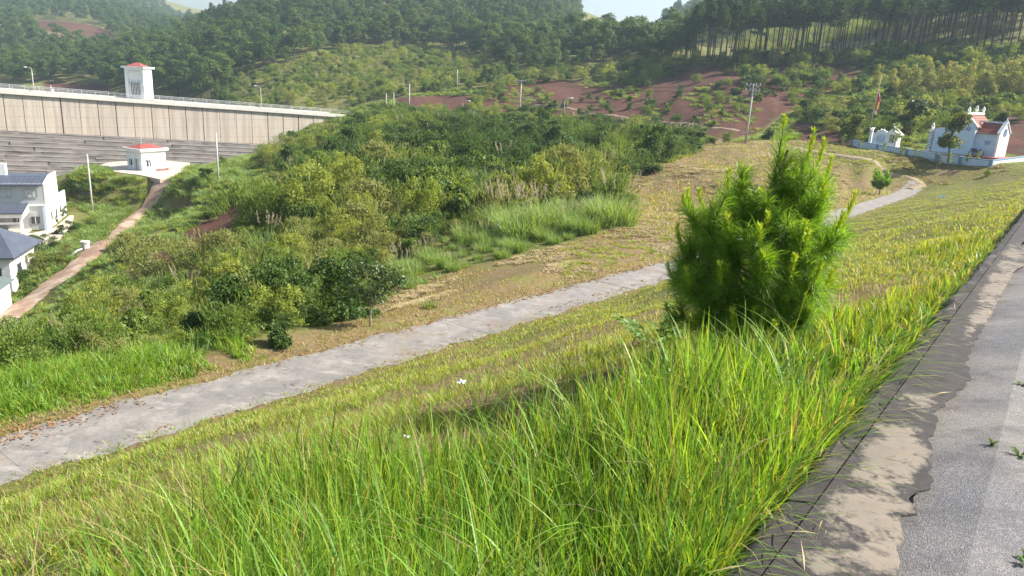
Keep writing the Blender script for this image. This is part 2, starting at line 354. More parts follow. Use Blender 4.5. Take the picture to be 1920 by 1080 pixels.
def zones(x, y, z):
    u, v = proj(np.stack([x, y, z], -1)); s, n = sn(x, y); d = np.hypot(x, y)
    jit = bumps(x, y, np.maximum(d / 60, .4)) * d * .05
    uu = u + np.clip(bumps(y + 31, x, np.maximum(d / 50, .5)) * 9, -14, 14); vv = v + np.clip(bumps(x, y, np.maximum(d / 50, .5)) * 5, -8, 8)
    r = np.zeros(x.shape); dr = np.zeros(x.shape); so = np.zeros(x.shape)
    for p in RED: r = np.maximum(r, in_poly(uu, vv, p) * 1.0)
    for p in DRY: dr = np.maximum(dr, in_poly(uu, vv, p) * 1.0)
    slope = (n > .5) & (n < 13.35) & (s < 105) & (d < 120)
    so = np.where(slope & (n > 5.6) & (n < 8.6) & (s < 16), .62, np.where(slope, np.clip(.30 + .1 * bumps(x, y, .7) - .14 * sm(s, 5, 12), 0, 1), so))
    so = np.where(slope & (n < 5.6) & (s < 14), .6, so)
    dr = np.where(slope, np.clip(.44 - .12 * sm(s, 6, 20) + .12 * bumps(y, x, 1.3), 0, 1), dr)
    edge = (n > 13.0) & (n < 17.2) & (s < 100) & (d < 120); dr = np.where(edge, np.maximum(dr, .72 - .3 * (s < 6)), dr); so = np.where(edge & (np.abs(n - 15.4) < .35), .7, so)
    for p, w_ in BANK: so = np.where(in_poly(uu, vv, p), w_, so); 
    lawn = (u > 1540) & (d > 70) & (n > 15.5) | ((s > 98) & (u > 1500)); dr = np.where(lawn & (dr > .5), .5 + .15 * bumps(x, y, 3.0), dr)
    r[d < 12] = 0
    return np.stack([r, dr, so], -1)
azs = np.radians(np.concatenate([np.linspace(-180, -50, 44)[:-1], np.linspace(-50, -42, 20)[:-1], np.linspace(-42, 42, 421), np.linspace(42, 50, 20)[1:], np.linspace(50, 180, 44)[1:]]))
rs = np.concatenate([[.05], np.exp(np.linspace(math.log(.4), math.log(420), 300)), np.exp(np.linspace(math.log(428), math.log(1500), 60))])
A_, R_ = np.meshgrid(azs, rs); gx = np.sin(A_) * R_; gy = np.cos(A_) * R_; gz = ground_z(gx, gy)
# ground dips under the road and the lower path so that the slabs are not pierced
s_, n_ = sn(gx, gy); gz = gz - .16 * ((n_ < .62) & (n_ > -6)) * (R_ < 140) - .025 * ((n_ > PATH0 + .1) & (n_ < PATH1 - .1) & (s_ < 92))
na, nr = len(azs), len(rs); idx = np.arange(na * nr).reshape(nr, na)
q = np.stack([idx[:-1, :-1], idx[1:, :-1], idx[1:, 1:], idx[:-1, 1:]], -1).reshape(-1, 4)[:, ::-1]
gc = zones(gx.ravel(), gy.ravel(), gz.ravel())
_g = gc.reshape(nr, na, 3)
for _ in range(2):
    _g[1:-1] = (_g[:-2] + 2 * _g[1:-1] + _g[2:]) / 4; _g[:, 1:-1] = (_g[:, :-2] + 2 * _g[:, 1:-1] + _g[:, 2:]) / 4
gc = _g.reshape(-1, 3)
tag(ob('ground', np_mesh('ground', np.stack([gx, gy, gz], -1).reshape(-1, 3), q, [M['ground']], smooth=True, uvcol=gc)), 'hillside ground of soil, mown grass and red earth', kind='structure')

# ---------------------------------------------------------------- upper road, mortar apron, kerb
def road_material():
    m, n, l, b = nodes('pebbled_concrete'); g = n.new('ShaderNodeNewGeometry')
    v = n.new('ShaderNodeTexVoronoi'); v.inputs['Scale'].default_value = 160; l.new(g.outputs['Position'], v.inputs['Vector'])
    f1, h1 = noise_fac(n, l, 1.1, detail=8, lo=.4, hi=.62, obj=False); f2, h2 = noise_fac(n, l, 60, detail=6, lo=.35, hi=.65, obj=False); f3, h3 = noise_fac(n, l, .35, lo=.45, hi=.6, obj=False)
    c = mix(n, l, f1, (.135, .13, .137), (.205, .19, .175)); c = mix(n, l, f3, c, (.115, .118, .132)); c = mix(n, l, math_n(n, l, 'MULTIPLY', f2, .4), c, (.075, .072, .076))
    sx = n.new('ShaderNodeSeparateColor'); l.new(v.outputs['Color'], sx.inputs[0]); k = math_n(n, l, 'GREATER_THAN', sx.outputs[0], .72); c = mix(n, l, math_n(n, l, 'MULTIPLY', k, .38), c, (.34, .325, .30))
    fb, _ = noise_fac(n, l, 2.4, detail=9, rough=.72, lo=.47, hi=.66, obj=False); c = mix(n, l, math_n(n, l, 'MULTIPLY', fb, .7), c, (.075, .072, .074))
    fw, _ = noise_fac(n, l, .8, detail=8, rough=.7, lo=.52, hi=.66, stretch=(1, 2.2, 1), obj=False); c = mix(n, l, math_n(n, l, 'MULTIPLY', fw, .55), c, (.32, .295, .26))
    l.new(c, b.inputs['Base Color']); b.inputs['Roughness'].default_value = .8; b.inputs['Specular IOR Level'].default_value = .25
    bump(n, l, b, math_n(n, l, 'ADD', math_n(n, l, 'MULTIPLY', v.outputs['Distance'], -1.0), h2), .7, .006); return m
def apron_material():
    m, n, l, b = nodes('stained_mortar'); 
    f1, h1 = noise_fac(n, l, 1.15, detail=9, rough=.62, lo=.46, hi=.54, obj=False); f2, h2 = noise_fac(n, l, 14, detail=8, rough=.7, lo=.35, hi=.65, obj=False); f3, h3 = noise_fac(n, l, 2.1, detail=9, lo=.45, hi=.62, obj=False)
    f4, h4 = noise_fac(n, l, 90, detail=4, lo=.3, hi=.7, obj=False)
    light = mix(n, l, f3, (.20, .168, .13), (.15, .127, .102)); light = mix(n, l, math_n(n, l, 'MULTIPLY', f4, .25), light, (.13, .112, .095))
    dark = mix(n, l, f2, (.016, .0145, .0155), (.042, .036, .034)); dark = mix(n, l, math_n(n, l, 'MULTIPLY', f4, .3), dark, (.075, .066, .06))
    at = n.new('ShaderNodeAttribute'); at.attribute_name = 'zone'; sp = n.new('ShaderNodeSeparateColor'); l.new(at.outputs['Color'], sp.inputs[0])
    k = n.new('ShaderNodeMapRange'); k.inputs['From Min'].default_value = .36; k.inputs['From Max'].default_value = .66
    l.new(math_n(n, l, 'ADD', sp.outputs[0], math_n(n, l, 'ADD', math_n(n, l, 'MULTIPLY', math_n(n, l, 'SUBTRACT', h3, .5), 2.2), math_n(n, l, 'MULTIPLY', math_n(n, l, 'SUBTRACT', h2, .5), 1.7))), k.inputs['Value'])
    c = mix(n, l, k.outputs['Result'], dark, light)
    l.new(c, b.inputs['Base Color']); b.inputs['Roughness'].default_value = .8; b.inputs['Specular IOR Level'].default_value = .3
    bump(n, l, b, math_n(n, l, 'ADD', h2, math_n(n, l, 'MULTIPLY', h4, .5)), .35, .006); return m
M['road'] = road_material(); M['apron'] = apron_material()
M['kerb'] = surf('mildewed_kerb', (.060, .052, .048), (.030, .027, .027), 5.5, .85, .6, c3=(.13, .112, .095), scale3=2.2, lo3=.54, hi3=.74, obj=False)
def road_hit(u, v):
    r = ray(u, v); t = -EYE[2] / (r[2] - G * (r[0] * SX[0] + r[1] * SX[1])); p = r * t; return p[0] * SX[0] + p[1] * SX[1], p[0] * NX[0] + p[1] * NX[1]
SEG = np.concatenate([np.linspace(-8, 20, 141), np.linspace(21, 130, 60)])
def strip(name, sv, cols, m, zfun, zone=None, kind='structure', label=None):
    """sheet over s x n with n given per s as rows of columns"""
    V = []; C = []
    for i, s in enumerate(sv):
        for j, n in enumerate(cols[i]):
            x, y = xy(s, n); V.append((x, y, zfun(s, n, j))); C.append(zone(s, n) if zone else (0, 0, 0))
    k = len(cols[0]); ii = np.arange(len(V)).reshape(-1, k)
    F = np.stack([ii[:-1, :-1], ii[:-1, 1:], ii[1:, 1:], ii[1:, :-1]], -1).reshape(-1, 4)
    return tag(ob(name, np_mesh(name, np.array(V), F, [m], uvcol=np.array(C, np.float32))), label, kind=kind)
strip('road', SEG, [np.linspace(-6.0, .60, 12)] * len(SEG), M['road'], lambda s, n, j: G * s + (-.15 if j in (0, 11) else 0), label='worn pebbled concrete road along the top of the slope')
EDGE = sorted([road_hit(*p) for p in [(1910, 493), (1880, 545), (1850, 600), (1827, 643), (1810, 680), (1820, 706), (1813, 720), (1780, 750), (1750, 777), (1758, 798), (1742, 820), (1746, 845), (1743, 867), (1738, 890), (1755, 903), (1737, 917), (1702, 933), (1713, 953), (1712, 966), (1685, 975), (1690, 1000), (1687, 1020), (1677, 1080)]])
_es = [e[0] for e in EDGE]; _en = [e[1] for e in EDGE]
def apron_edge(s):
    b = np.interp(s, _es, _en)
    if s > _es[-1]: b = _en[-1] + .12 * math.sin(s * 1.3) + .07 * math.sin(s * 3.1)
    if s < _es[0]: b = _en[0] + .06 * math.sin(s * 5) * min(1, _es[0] - s)
    return b + .009 * math.sin(s * 23) + .006 * math.sin(s * 41 + 1)
KS = .60                                          # seam between mortar and kerb
asv = np.concatenate([np.linspace(-6, 12, 500), np.linspace(12.2, 130, 120)])
acols = [np.concatenate([[apron_edge(s) - .004, apron_edge(s)], np.linspace(apron_edge(s) + .03, KS - .03, 14), [KS - .006, KS]]) for s in asv]
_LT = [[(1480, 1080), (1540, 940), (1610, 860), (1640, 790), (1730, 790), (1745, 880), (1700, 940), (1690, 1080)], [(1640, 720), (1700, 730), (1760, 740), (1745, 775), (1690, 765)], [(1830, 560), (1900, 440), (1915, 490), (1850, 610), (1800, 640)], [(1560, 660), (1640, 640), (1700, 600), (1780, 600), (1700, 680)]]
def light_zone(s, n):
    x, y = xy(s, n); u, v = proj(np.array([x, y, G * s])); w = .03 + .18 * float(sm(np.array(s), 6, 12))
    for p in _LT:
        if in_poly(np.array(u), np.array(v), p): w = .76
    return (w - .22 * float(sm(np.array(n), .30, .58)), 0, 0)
ap_ = strip('mortar_apron', asv, acols, M['apron'], lambda s, n, j: G * s + (.0 if j in (0, 17) else .010), light_zone, label='smooth stained mortar strip along the road edge')
_at = ap_.data.color_attributes['zone']; _c = np.zeros(len(_at.data) * 4, np.float32); _at.data.foreach_get('color', _c); _c = _c.reshape(len(asv), -1, 4)
for _ in range(5): _c[1:-1] = (_c[:-2] + _c[1:-1] + _c[2:]) / 3; _c[:, 1:-1] = (_c[:, :-2] + _c[:, 1:-1] + _c[:, 2:]) / 3
_at.data.foreach_set('color', np.ascontiguousarray(_c).ravel())
kr = empty('kerb', (0, 0, 0)); tag(kr, 'dark mildewed concrete kerb sloping down into the grass', kind='structure')
s0 = -6.0; kk = 0
while s0 < 115:
    L = 4.6 if s0 < 30 else 6.0; b = MB(); sg = 3
    pr = [(KS + .006, .012), (KS + .09, -.012), (KS + .13, -.035), (KS + .25, -.27), (KS + .25, -.55), (KS + .006, -.55)]
    V = []; dz = random.uniform(-.008, .008); K = 16; kp = len(pr); ph_ = random.random() * 6
    for t in range(K + 1):
        ss = s0 + .004 + t / K * (L - .008)
        for q_, (n, z) in enumerate(pr):
            j_ = (.010 * math.sin(ss * 6.1 + q_) + random.uniform(-.012, .012)) if 0 < q_ < 4 else random.uniform(-.004, .004); x, y = xy(ss, n + j_); V.append((x, y, G * ss + z + dz + random.uniform(-.005, .005)))
    b.add(V, [tuple(range(kp)), tuple(range(K * kp, K * kp + kp))[::-1]] + [(t * kp + i, t * kp + (i + 1) % kp, (t + 1) * kp + (i + 1) % kp, (t + 1) * kp + i) for t in range(K) for i in range(kp)])
    b.build('kerb_stone', M['kerb'], kr); s0 += L; kk += 1

# ---------------------------------------------------------------- lower path of cast slabs
def path_material():
    m, n, l, b = nodes('grey_path_concrete'); f1, h1 = noise_fac(n, l, .9, detail=9, rough=.65, lo=.42, hi=.6, obj=False); f2, h2 = noise_fac(n, l, 12, detail=8, rough=.75, lo=.35, hi=.65, obj=False)
    f3, h3 = noise_fac(n, l, .45, detail=7, lo=.52, hi=.62, obj=False)
    c = mix(n, l, f1, (.17, .160, .150), (.255, .234, .210)); c = mix(n, l, math_n(n, l, 'MULTIPLY', f2, .5), c, (.105, .098, .092)); c = mix(n, l, math_n(n, l, 'MULTIPLY', f3, .8), c, (.15, .11, .075)); f5, h5 = noise_fac(n, l, 2.6, detail=9, rough=.75, lo=.5, hi=.64, obj=False); c = mix(n, l, math_n(n, l, 'MULTIPLY', f5, .55), c, (.085, .078, .07))
    f6, h6 = noise_fac(n, l, 1.5, detail=9, rough=.7, lo=.54, hi=.66, stretch=(1, 1.8, 1), obj=False); c = mix(n, l, math_n(n, l, 'MULTIPLY', f6, .5), c, (.34, .315, .28))
    l.new(c, b.inputs['Base Color']); b.inputs['Roughness'].default_value = .85; bump(n, l, b, h2, .3, .01); return m
M['path'] = path_material()
pr_ = empty('lower_path', (0, 0, 0)); tag(pr_, 'narrow grey concrete path at the foot of the slope', kind='structure')
s0 = -26.0
while s0 < 99:
    L = random.uniform(3.6, 5.2); V = []; ns = 30; ka = random.random() * 6; tz = [random.uniform(-.012, .012) for _ in range(4)]
    wob = lambda s, k: .07 * math.sin(s * 1.7 + k) + .05 * math.sin(s * 4.1 + 2 * k) + .03 * math.sin(s * 11.3 + k) + random.uniform(-.03, .03)
    for i in range(ns + 1):
        ss = s0 + .006 + (L - .012) * i / ns; t = i / ns
        a = PATH0 + wob(ss, 0); c = PATH1 + wob(ss, 2.2)
        bend = 4.0 * float(sm(np.array(ss), 60, 100)) * 0
        for n, zz in ((a, 0), (c, 1)):
            x, y = xy(ss, n + bend); z = (G * ss + PATHZ + float(rise(ss)) if ss < 92 else float(ground_z(x, y)) + .03) + .022 + (tz[zz] * (1 - t) + tz[2 + zz] * t)
            V += [(x, y, z), (x, y, z - .10)]
    F = [(0, 1, 3, 2), (4 * ns + 2, 4 * ns + 3, 4 * ns + 1, 4 * ns)]
    for i in range(ns):
        o = 4 * i; F += [(o, o + 2, o + 6, o + 4), (o, o + 4, o + 5, o + 1), (o + 2, o + 3, o + 7, o + 6)]
    MB().add(V, F).build('slab', M['path'], pr_); s0 += L

# ---------------------------------------------------------------- tracks draped over the ground, yards, lake
def ribbon(name, pts, width, m, lift, label, cross=5, step=1.0):
    P = np.array([p[:2] for p in pts]); seg = np.r_[0, np.cumsum(np.hypot(*np.diff(P, axis=0).T))]
    t = np.arange(0, seg[-1], step); c = np.stack([np.interp(t, seg, P[:, 0]), np.interp(t, seg, P[:, 1])], 1)
    for _ in range(6): c[1:-1] = (c[:-2] + 2 * c[1:-1] + c[2:]) / 4
    d = np.gradient(c, axis=0); d /= np.hypot(d[:, 0], d[:, 1])[:, None]; nrm = np.stack([-d[:, 1], d[:, 0]], 1)
    wv = width * (1 + .10 * np.sin(t * .9) + .06 * np.sin(t * 2.3)); o = np.linspace(-.5, .5, cross)
    X = c[:, None] + nrm[:, None] * (o[None] * wv[:, None])[..., None]; z = ground_z(X[..., 0], X[..., 1])
    z = np.maximum(z, z.mean(1, keepdims=True) - .12) + lift; z[:, 0] -= .25; z[:, -1] -= .25
    ii = np.arange(len(t) * cross).reshape(-1, cross); F = np.stack([ii[:-1, :-1], ii[:-1, 1:], ii[1:, 1:], ii[1:, :-1]], -1).reshape(-1, 4)
    return tag(ob(name, np_mesh(name, np.concatenate([X, z[..., None]], -1).reshape(-1, 3), F, [m], smooth=True)), label, kind='structure')
ribbon('valley_road', [hit(*p) for p in [(-90, 690), (-40, 650), (0, 612), (60, 565), (130, 510), (185, 465), (240, 415), (283, 377), (303, 350), (310, 335)]], 2.6, M['dirt'], .22, 'pale dirt road climbing through the valley to the small house')
ribbon('shrine_track', [hit(*p) for p in [(1490, 277), (1545, 288), (1600, 299), (1650, 313), (1700, 329), (1740, 345), (1700, 356)]], 1.5, M['dirt_pale'], .12, 'worn dirt track along the top of the brown bank')
ribbon('terrace_track', [hit(*p) for p in [(1000, 196), (1080, 206), (1150, 216), (1250, 229), (1320, 238), (1390, 248)]], 1.2, M['dirt_pale'], .12, 'narrow pale ledge crossing the red earth slope')
def yard(name, pix, z, m, label):
    V = [at_z(u, v, z) for u, v in pix]; n = len(V); b = MB().add([(p[0], p[1], z) for p in V] + [(p[0], p[1], z - .6) for p in V], [tuple(range(n))] + [(i, (i + 1) % n, n + (i + 1) % n, n + i) for i in range(n)])
    return tag(b.build(name, m), label, kind='structure')
yard('house_yard', [(176, 313), (205, 304), (250, 301), (300, 300), (356, 305), (348, 320), (326, 334), (300, 336), (262, 328), (215, 322)], HOUSE_Z + .12, M['concrete_pad'], 'pale concrete yard around the small white house')
yard('works_yard', [(-80, 446), (60, 437), (100, 428), (131, 404), (138, 404), (136, 418), (122, 436), (112, 448), (92, 462), (60, 476), (-80, 480)], YARD_Z + .10, M['concrete_pad'], 'pale concrete yard beside the works building')
LAKE_Z = -14.6

# ---------------------------------------------------------------- dam
def crest_pt(u):                                  # the crest recedes to the right
    r = ray(u, 166.5 + .0735 * u); y = 175 / (1 - .00036 * (u - 4)); return EYE + r * (y / r[1])
dA = crest_pt(-170); dB = crest_pt(690); CREST = float(dA[2])
dam_dir = (dB - dA)[:2]; DL = float(np.hypot(*dam_dir)); dam_dir = dam_dir / DL; DRZ = math.atan2(dam_dir[1], dam_dir[0])
def dam_local(u, v):                              # sight line against the face of the dam: distance along it, height
    r = ray(u, v); nrm = np.array([dam_dir[1], -dam_dir[0]])
    t = ((dA[:2] - EYE[:2]) @ nrm) / (r[:2] @ nrm); p = EYE + r * t
    x = float((p[:2] - dA[:2]) @ dam_dir); return x, float(p[2]) - TILT * x
DAM0 = (dA[0], dA[1], CREST); TILT = float((dB[2] - dA[2]) / DL)
_bk = np.array([-dam_dir[1], dam_dir[0]]) * 6.0
b = MB(); _q = [tuple(dA[:2] + _bk - dam_dir * 60), tuple(dB[:2] + _bk), (-40, 330), (-90, 480), (-260, 640), (-620, 640), (-620, 250)]
b.add([(p[0], p[1], LAKE_Z) for p in _q], [tuple(range(len(_q)))]); tag(b.build('reservoir_water', M['water']), 'calm reservoir water behind the dam', kind='structure')
# local frame: x along the crest, y away from the camera, z from the crest
def dam_concrete():
    m, n, l, b = nodes('dam_concrete'); g = n.new('ShaderNodeNewGeometry')
    fv, hv = noise_fac(n, l, .9, detail=8, rough=.7, lo=.46, hi=.66, stretch=(1, 1, .05)); fb, hb = noise_fac(n, l, .12, detail=6, lo=.4, hi=.6); f3, h3 = noise_fac(n, l, 1.6, detail=8, lo=.35, hi=.65)
    oi = n.new('ShaderNodeObjectInfo')
    c = mix(n, l, fb, (.47, .425, .365), (.46, .385, .315)); c = mix(n, l, math_n(n, l, 'MULTIPLY', oi.outputs['Random'], .45), c, (.38, .335, .29)); c = mix(n, l, math_n(n, l, 'MULTIPLY', f3, .3), c, (.40, .34, .28)); c = mix(n, l, math_n(n, l, 'MULTIPLY', fv, .7), c, (.23, .19, .16))
    tc = n.new('ShaderNodeTexCoord'); sp = n.new('ShaderNodeSeparateXYZ'); l.new(tc.outputs['Object'], sp.inputs[0])
    k = n.new('ShaderNodeMapRange'); k.inputs['From Min'].default_value = -3.6; k.inputs['From Max'].default_value = -2.0
    l.new(math_n(n, l, 'ADD', sp.outputs[2], math_n(n, l, 'MULTIPLY', math_n(n, l, 'SUBTRACT', hv, .5), 5.0)), k.inputs['Value'])
    c = mix(n, l, math_n(n, l, 'MULTIPLY', k.outputs['Result'], .7), c, (.36, .34, .32))  # greyer top band: shadow of the crest slab put into the colour
    w = math_n(n, l, 'FRACT', math_n(n, l, 'MULTIPLY', sp.outputs[2], .42)); ln = math_n(n, l, 'LESS_THAN', w, .09); c = mix(n, l, math_n(n, l, 'MULTIPLY', math_n(n, l, 'MULTIPLY', ln, f3), .6), c, (.24, .20, .17))
    l.new(c, b.inputs['Base Color']); b.inputs['Roughness'].default_value = .9; bump(n, l, b, h3, .2, .05); return m
M['dam'] = dam_concrete()
M['damstain'] = surf('dam_joint_stain', (.10, .075, .06), (.20, .13, .09), .5, .95, .1, stretch=(1, 1, .2))
M['damcrest'] = surf('dam_crest_concrete', (.56, .54, .50), (.48, .46, .42), .6, .85, .1)
M['damstep'] = surf('dam_step_concrete', (.22, .20, .185), (.14, .125, .115), .9, .95, .2, stretch=(.4, 1, 2.0), c3=(.055, .048, .045), scale3=.35, lo3=.52, hi3=.7); M['damlip'] = surf('dam_step_lip', (.27, .25, .235), (.16, .145, .135), .5, .95, .1, stretch=(.5, 1, 1))
dam = empty('dam', DAM0, DRZ); tag(dam, 'long concrete dam with panelled upper face above a stepped grey face', 'dam')
_bx0, _bz0 = dam_local(0, 244.5); _bx1, _bz1 = dam_local(560, 244.5 + .052 * 560)
zb = lambda x: (_bz0 + (_bz1 - _bz0) * (x - _bx0) / (_bx1 - _bx0)) - CREST
SEAM = [0.0] + [dam_local(u, 200)[0] for u in (-130, -93, -57, -20, 8, 44, 80, 114, 149, 183.5, 217, 250, 283, 316, 348, 380, 411, 442, 471, 501, 530, 559, 587, 613, 640, 668)] + [DL]
sb = []                                           # backing wall seen in the joints
MB().add([(0, .35, -1.0), (DL, .35, -1.0), (DL, .35, zb(DL)), (0, .35, zb(0)), (0, 6, -1.0), (DL, 6, -1.0), (DL, 6, zb(DL) - 8), (0, 6, zb(0) - 8)], [(0, 1, 2, 3), (4, 5, 6, 7), (0, 1, 5, 4), (0, 3, 7, 4), (1, 2, 6, 5)]).build('core_wall', M['damstain'], dam)
for a, c in zip(SEAM[:-1], SEAM[1:]):
    g0, g1 = .04 + random.random() ** 2 * .16, .04 + random.random() ** 2 * .16; y = random.uniform(-.04, .04)
    MB().add([(a + g0, y, -1.0), (c - g1, y, -1.0), (c - g1, y, zb(c)), (a + g0, y, zb(a)), (a + g0, .34, -1.0), (c - g1, .34, -1.0), (c - g1, .34, zb(c)), (a + g0, .34, zb(a))],
             [(0, 1, 2, 3), (0, 4, 5, 1), (1, 5, 6, 2), (2, 6, 7, 3), (3, 7, 4, 0)]).build('panel', M['dam'], dam)
MB().box(0, DL, -.55, 7.0, -1.0, -.35).box(0, DL, -.55, -.25, -.35, -.05).box(0, DL, 6.6, 6.9, -.35, 0).build('crest_slab', M['damcrest'], dam)
rl = MB(); x = .5
while x < DL: rl.box(x, x + .09, -.46, -.37, -.05, .95); rl.box(x, x + .09, 6.7, 6.79, 0, 1.0); x += 3.0
rl.box(0, DL, -.45, -.38, .86, .95).box(0, DL, -.45, -.38, .42, .48).box(0, DL, 6.71, 6.78, .9, 1.0).box(0, DL, 6.71, 6.78, .45, .5)
rl.build('railing', M['grey'], dam)
st = MB(); NS = 18; no = MB()
for i in range(NS):
    y0, y1 = -.05 - 1.15 * (i + 1), -.05 - 1.15 * i; dz_ = .95 * i + .05; jit = random.uniform(-.08, .08); y0 += jit
    xs = [0.0]
    while xs[-1] < DL: xs.append(min(DL, xs[-1] + random.uniform(2.5, 7)))
    for xa, xc in zip(xs[:-1], xs[1:]):
        e1 = random.uniform(-.10, .10); za, zc = zb(xa) - dz_, zb(xc) - dz_
        st.add([(xa, y1 + .6, za), (xc, y1 + .6, zc), (xc, y0 + e1, zc - .12), (xa, y0 + e1, za - .12), (xa, y0 + e1 - .1, za - 1.1), (xc, y0 + e1 - .1, zc - 1.1)], [(0, 1, 2, 3), (3, 2, 5, 4)])
        if random.random() < .75: no.add([(xa, y0 + e1 - .10, za + .02), (xc, y0 + e1 - .10, zc + .02), (xc, y0 + e1 + .35, zc + .05), (xa, y0 + e1 + .35, za + .05), (xa, y0 + e1 - .10, za - .2), (xc, y0 + e1 - .10, zc - .2)], [(0, 1, 2, 3), (0, 1, 5, 4)])
no.build('step_nosings', M['damlip'], dam)
st.build('stepped_face', M['damstep'], dam)
MB().box(*( [dam_local(98, 178)[0], dam_local(102.5, 178)[0]]), .2, 1.0, -.35, .9).build('control_cabinet', M['white'], dam)

for _c in dam.children:
    for _v in _c.data.vertices: _v.co.z += TILT * _v.co.x
def dloc(x, y, z): c, s = math.cos(DRZ), math.sin(DRZ); return (dA[0] + c * x - s * y, dA[1] + s * x + c * y, CREST + z + TILT * x)
def h_of(p, v):                                   # height above p at which its vertical crosses image row v
    lo, hi = -1.0, 40.0
    for _ in range(40):
        m_ = (lo + hi) / 2
        if proj(np.array([p[0], p[1], p[2] + m_]))[1] > v: lo = m_
        else: hi = m_
    return lo
# gatehouse on the crest
gp = np.array(dloc(dam_local(246, 186)[0], 6.5, -.4)); _r = ray(237, 184); gp[0] = _r[0] / _r[1] * gp[1]
gw = 35.5 * depth_of(gp) / FPX; gh = h_of(gp, 127) - 1.4
gt = empty('gatehouse', gp, -.03); tag(gt, 'white gatehouse tower with red hipped roof standing on the dam crest', 'tower'); gd = gw * .9; gh += 1.4
w = MB(); w.box(0, gw * .18, 0, .5, 0, gh).box(gw * .82, gw, 0, .5, 0, gh).box(gw * .18, gw * .82, .22, .5, 0, gh - .9).box(gw * .18, gw * .82, 0, .5, gh - .9, gh)
w.box(0, .4, .5, gd, 0, gh).box(gw - .4, gw, .5, gd, 0, gh).box(.4, gw - .4, gd - .4, gd, 0, gh); w.build('wall', M['white'], gt)
for k in range(5): MB().box(gw * (.2 + .13 * k), gw * (.26 + .13 * k), -.02, .06, gh - .75, gh - .45).build('vent_slot', M['grey'], gt)
wd = MB().box(gw * .26, gw * .78, .12, .2, gh * .14, gh * .52).build('window', M['glass'], gt)
for k in range(7): MB().box(gw * (.27 + .08 * k), gw * (.27 + .08 * k) + gw * .026, .05, .12, gh * .14, gh * .52).build('mullion', M['white'], wd)
MB().box(gw * .2, gw * .84, -.25, .22, gh * .525, gh * .545).build('canopy', M['grey'], gt)
MB().box(gw - .02, gw + .05, gd * .35, gd * .65, gh * .45, gh * .62).build('side_window', M['grey'], gt)
MB().box(-.55, gw + .55, -.55, gd + .55, gh, gh + .45).build('roof_slab', M['white'], gt)
a, r_ = .2, 1.0
MB().add([(a, a, gh + .45), (gw - a, a, gh + .45), (gw - a, gd - a, gh + .45), (a, gd - a, gh + .45), (gw / 2 - .4, gd / 2, gh + .45 + r_), (gw / 2 + .4, gd / 2, gh + .45 + r_)], [(0, 1, 5, 4), (1, 2, 5), (2, 3, 4, 5), (3, 0, 4)]).build('roof', M['roofred'], gt)

# ---------------------------------------------------------------- frame of a building from two ground corners
def frame(c0, c1):
    d = c1[:2] - c0[:2]; return math.atan2(d[1], d[0]), float(np.hypot(*d))
# small house in the valley
c0 = at_z(267, 320.5, HOUSE_Z + .12); c1 = at_z(312, 316.5, HOUSE_Z + .12); rz, hw = frame(c0, c1); hd = hw * .82; hh = h_of(c0, 284.5)
sh = empty('small_house', c0, rz); tag(sh, 'small white house with low red roof on the pale yard below the dam', 'house')
MB().box(0, hw, 0, hd, 0, hh).build('wall', M['white'], sh)
wi = MB().box(hw * .20, hw * .36, -.06, .02, hh * .20, hh * .52).build('window', M['glass'], sh)
MB().box(hw * .19, hw * .37, -.10, -.05, hh * .50, hh * .54).box(hw * .27, hw * .29, -.10, -.05, hh * .2, hh * .5).build('frame', M['white'], wi)
MB().box(hw * .17, hw * .39, -.35, .0, hh * .56, hh * .60).build('window_hood', M['white'], sh)
dr_ = MB().box(-.06, .02, hd * .18, hd * .48, 0, hh * .62).build('door', M['clad'], sh)
MB().box(-.10, -.05, hd * .32, hd * .34, 0, hh * .6).build('door_joint', M['darkgrey'], dr_)
wi = MB().box(-.06, .02, hd * .66, hd * .82, hh * .22, hh * .55).build('window', M['glass'], sh); MB().box(-.10, -.05, hd * .73, hd * .75, hh * .22, hh * .55).build('frame', M['white'], wi)
for k in range(5): MB().box(-.05, .02, hd * (.12 + .18 * k), hd * (.17 + .18 * k), hh * .86, hh * .92).build('vent_slot', M['grey'], sh)
MB().box(-.4, hw + .4, -.4, hd + .4, hh, hh + .42).build('roof_slab', M['white'], sh)
z_ = hh + .42; MB().add([(-.2, -.1, z_), (hw + .1, -.1, z_), (hw + .1, hd + .1, z_), (-.2, hd + .1, z_), (hw * .3, hd / 2, z_ + .6), (hw * .7, hd / 2, z_ + .6)], [(0, 1, 5, 4), (1, 2, 5), (2, 3, 4, 5), (3, 0, 4)]).build('roof', M['roofred'], sh)
tag(MB().tube([(0, 0, 0), (0, 0, hh + 2.4)], .06, 6).build('antenna_mast', M['grey'], loc=dloc(dam_local(268, 250)[0], -24, 0)[:2] + (HOUSE_Z - .4,)), 'thin pale mast standing behind the small white house', 'mast')
_o = bpy.data.objects['antenna_mast']; _q = hit(268, 309); _o.location = (_q[0], _q[1], _q[2] - .3); _o.scale.z = (h_of(_q, 256) + .3) / (hh + 2.4)
# red bricks or tarpaulin heap beside it
_q = at_z(304, 319.5, HOUSE_Z + .13); hp = MB()
for k in range(14): x, y = random.uniform(-1.1, 1.1), random.uniform(-.25, .25); hp.box(x, x + .5, y, y + .3, 0, random.uniform(.12, .3))
tag(hp.build('brick_heap', M['roofred'], loc=_q, rot=(0, 0, rz)), 'low heap of red bricks by the sunlit wall of the small house', 'bricks')

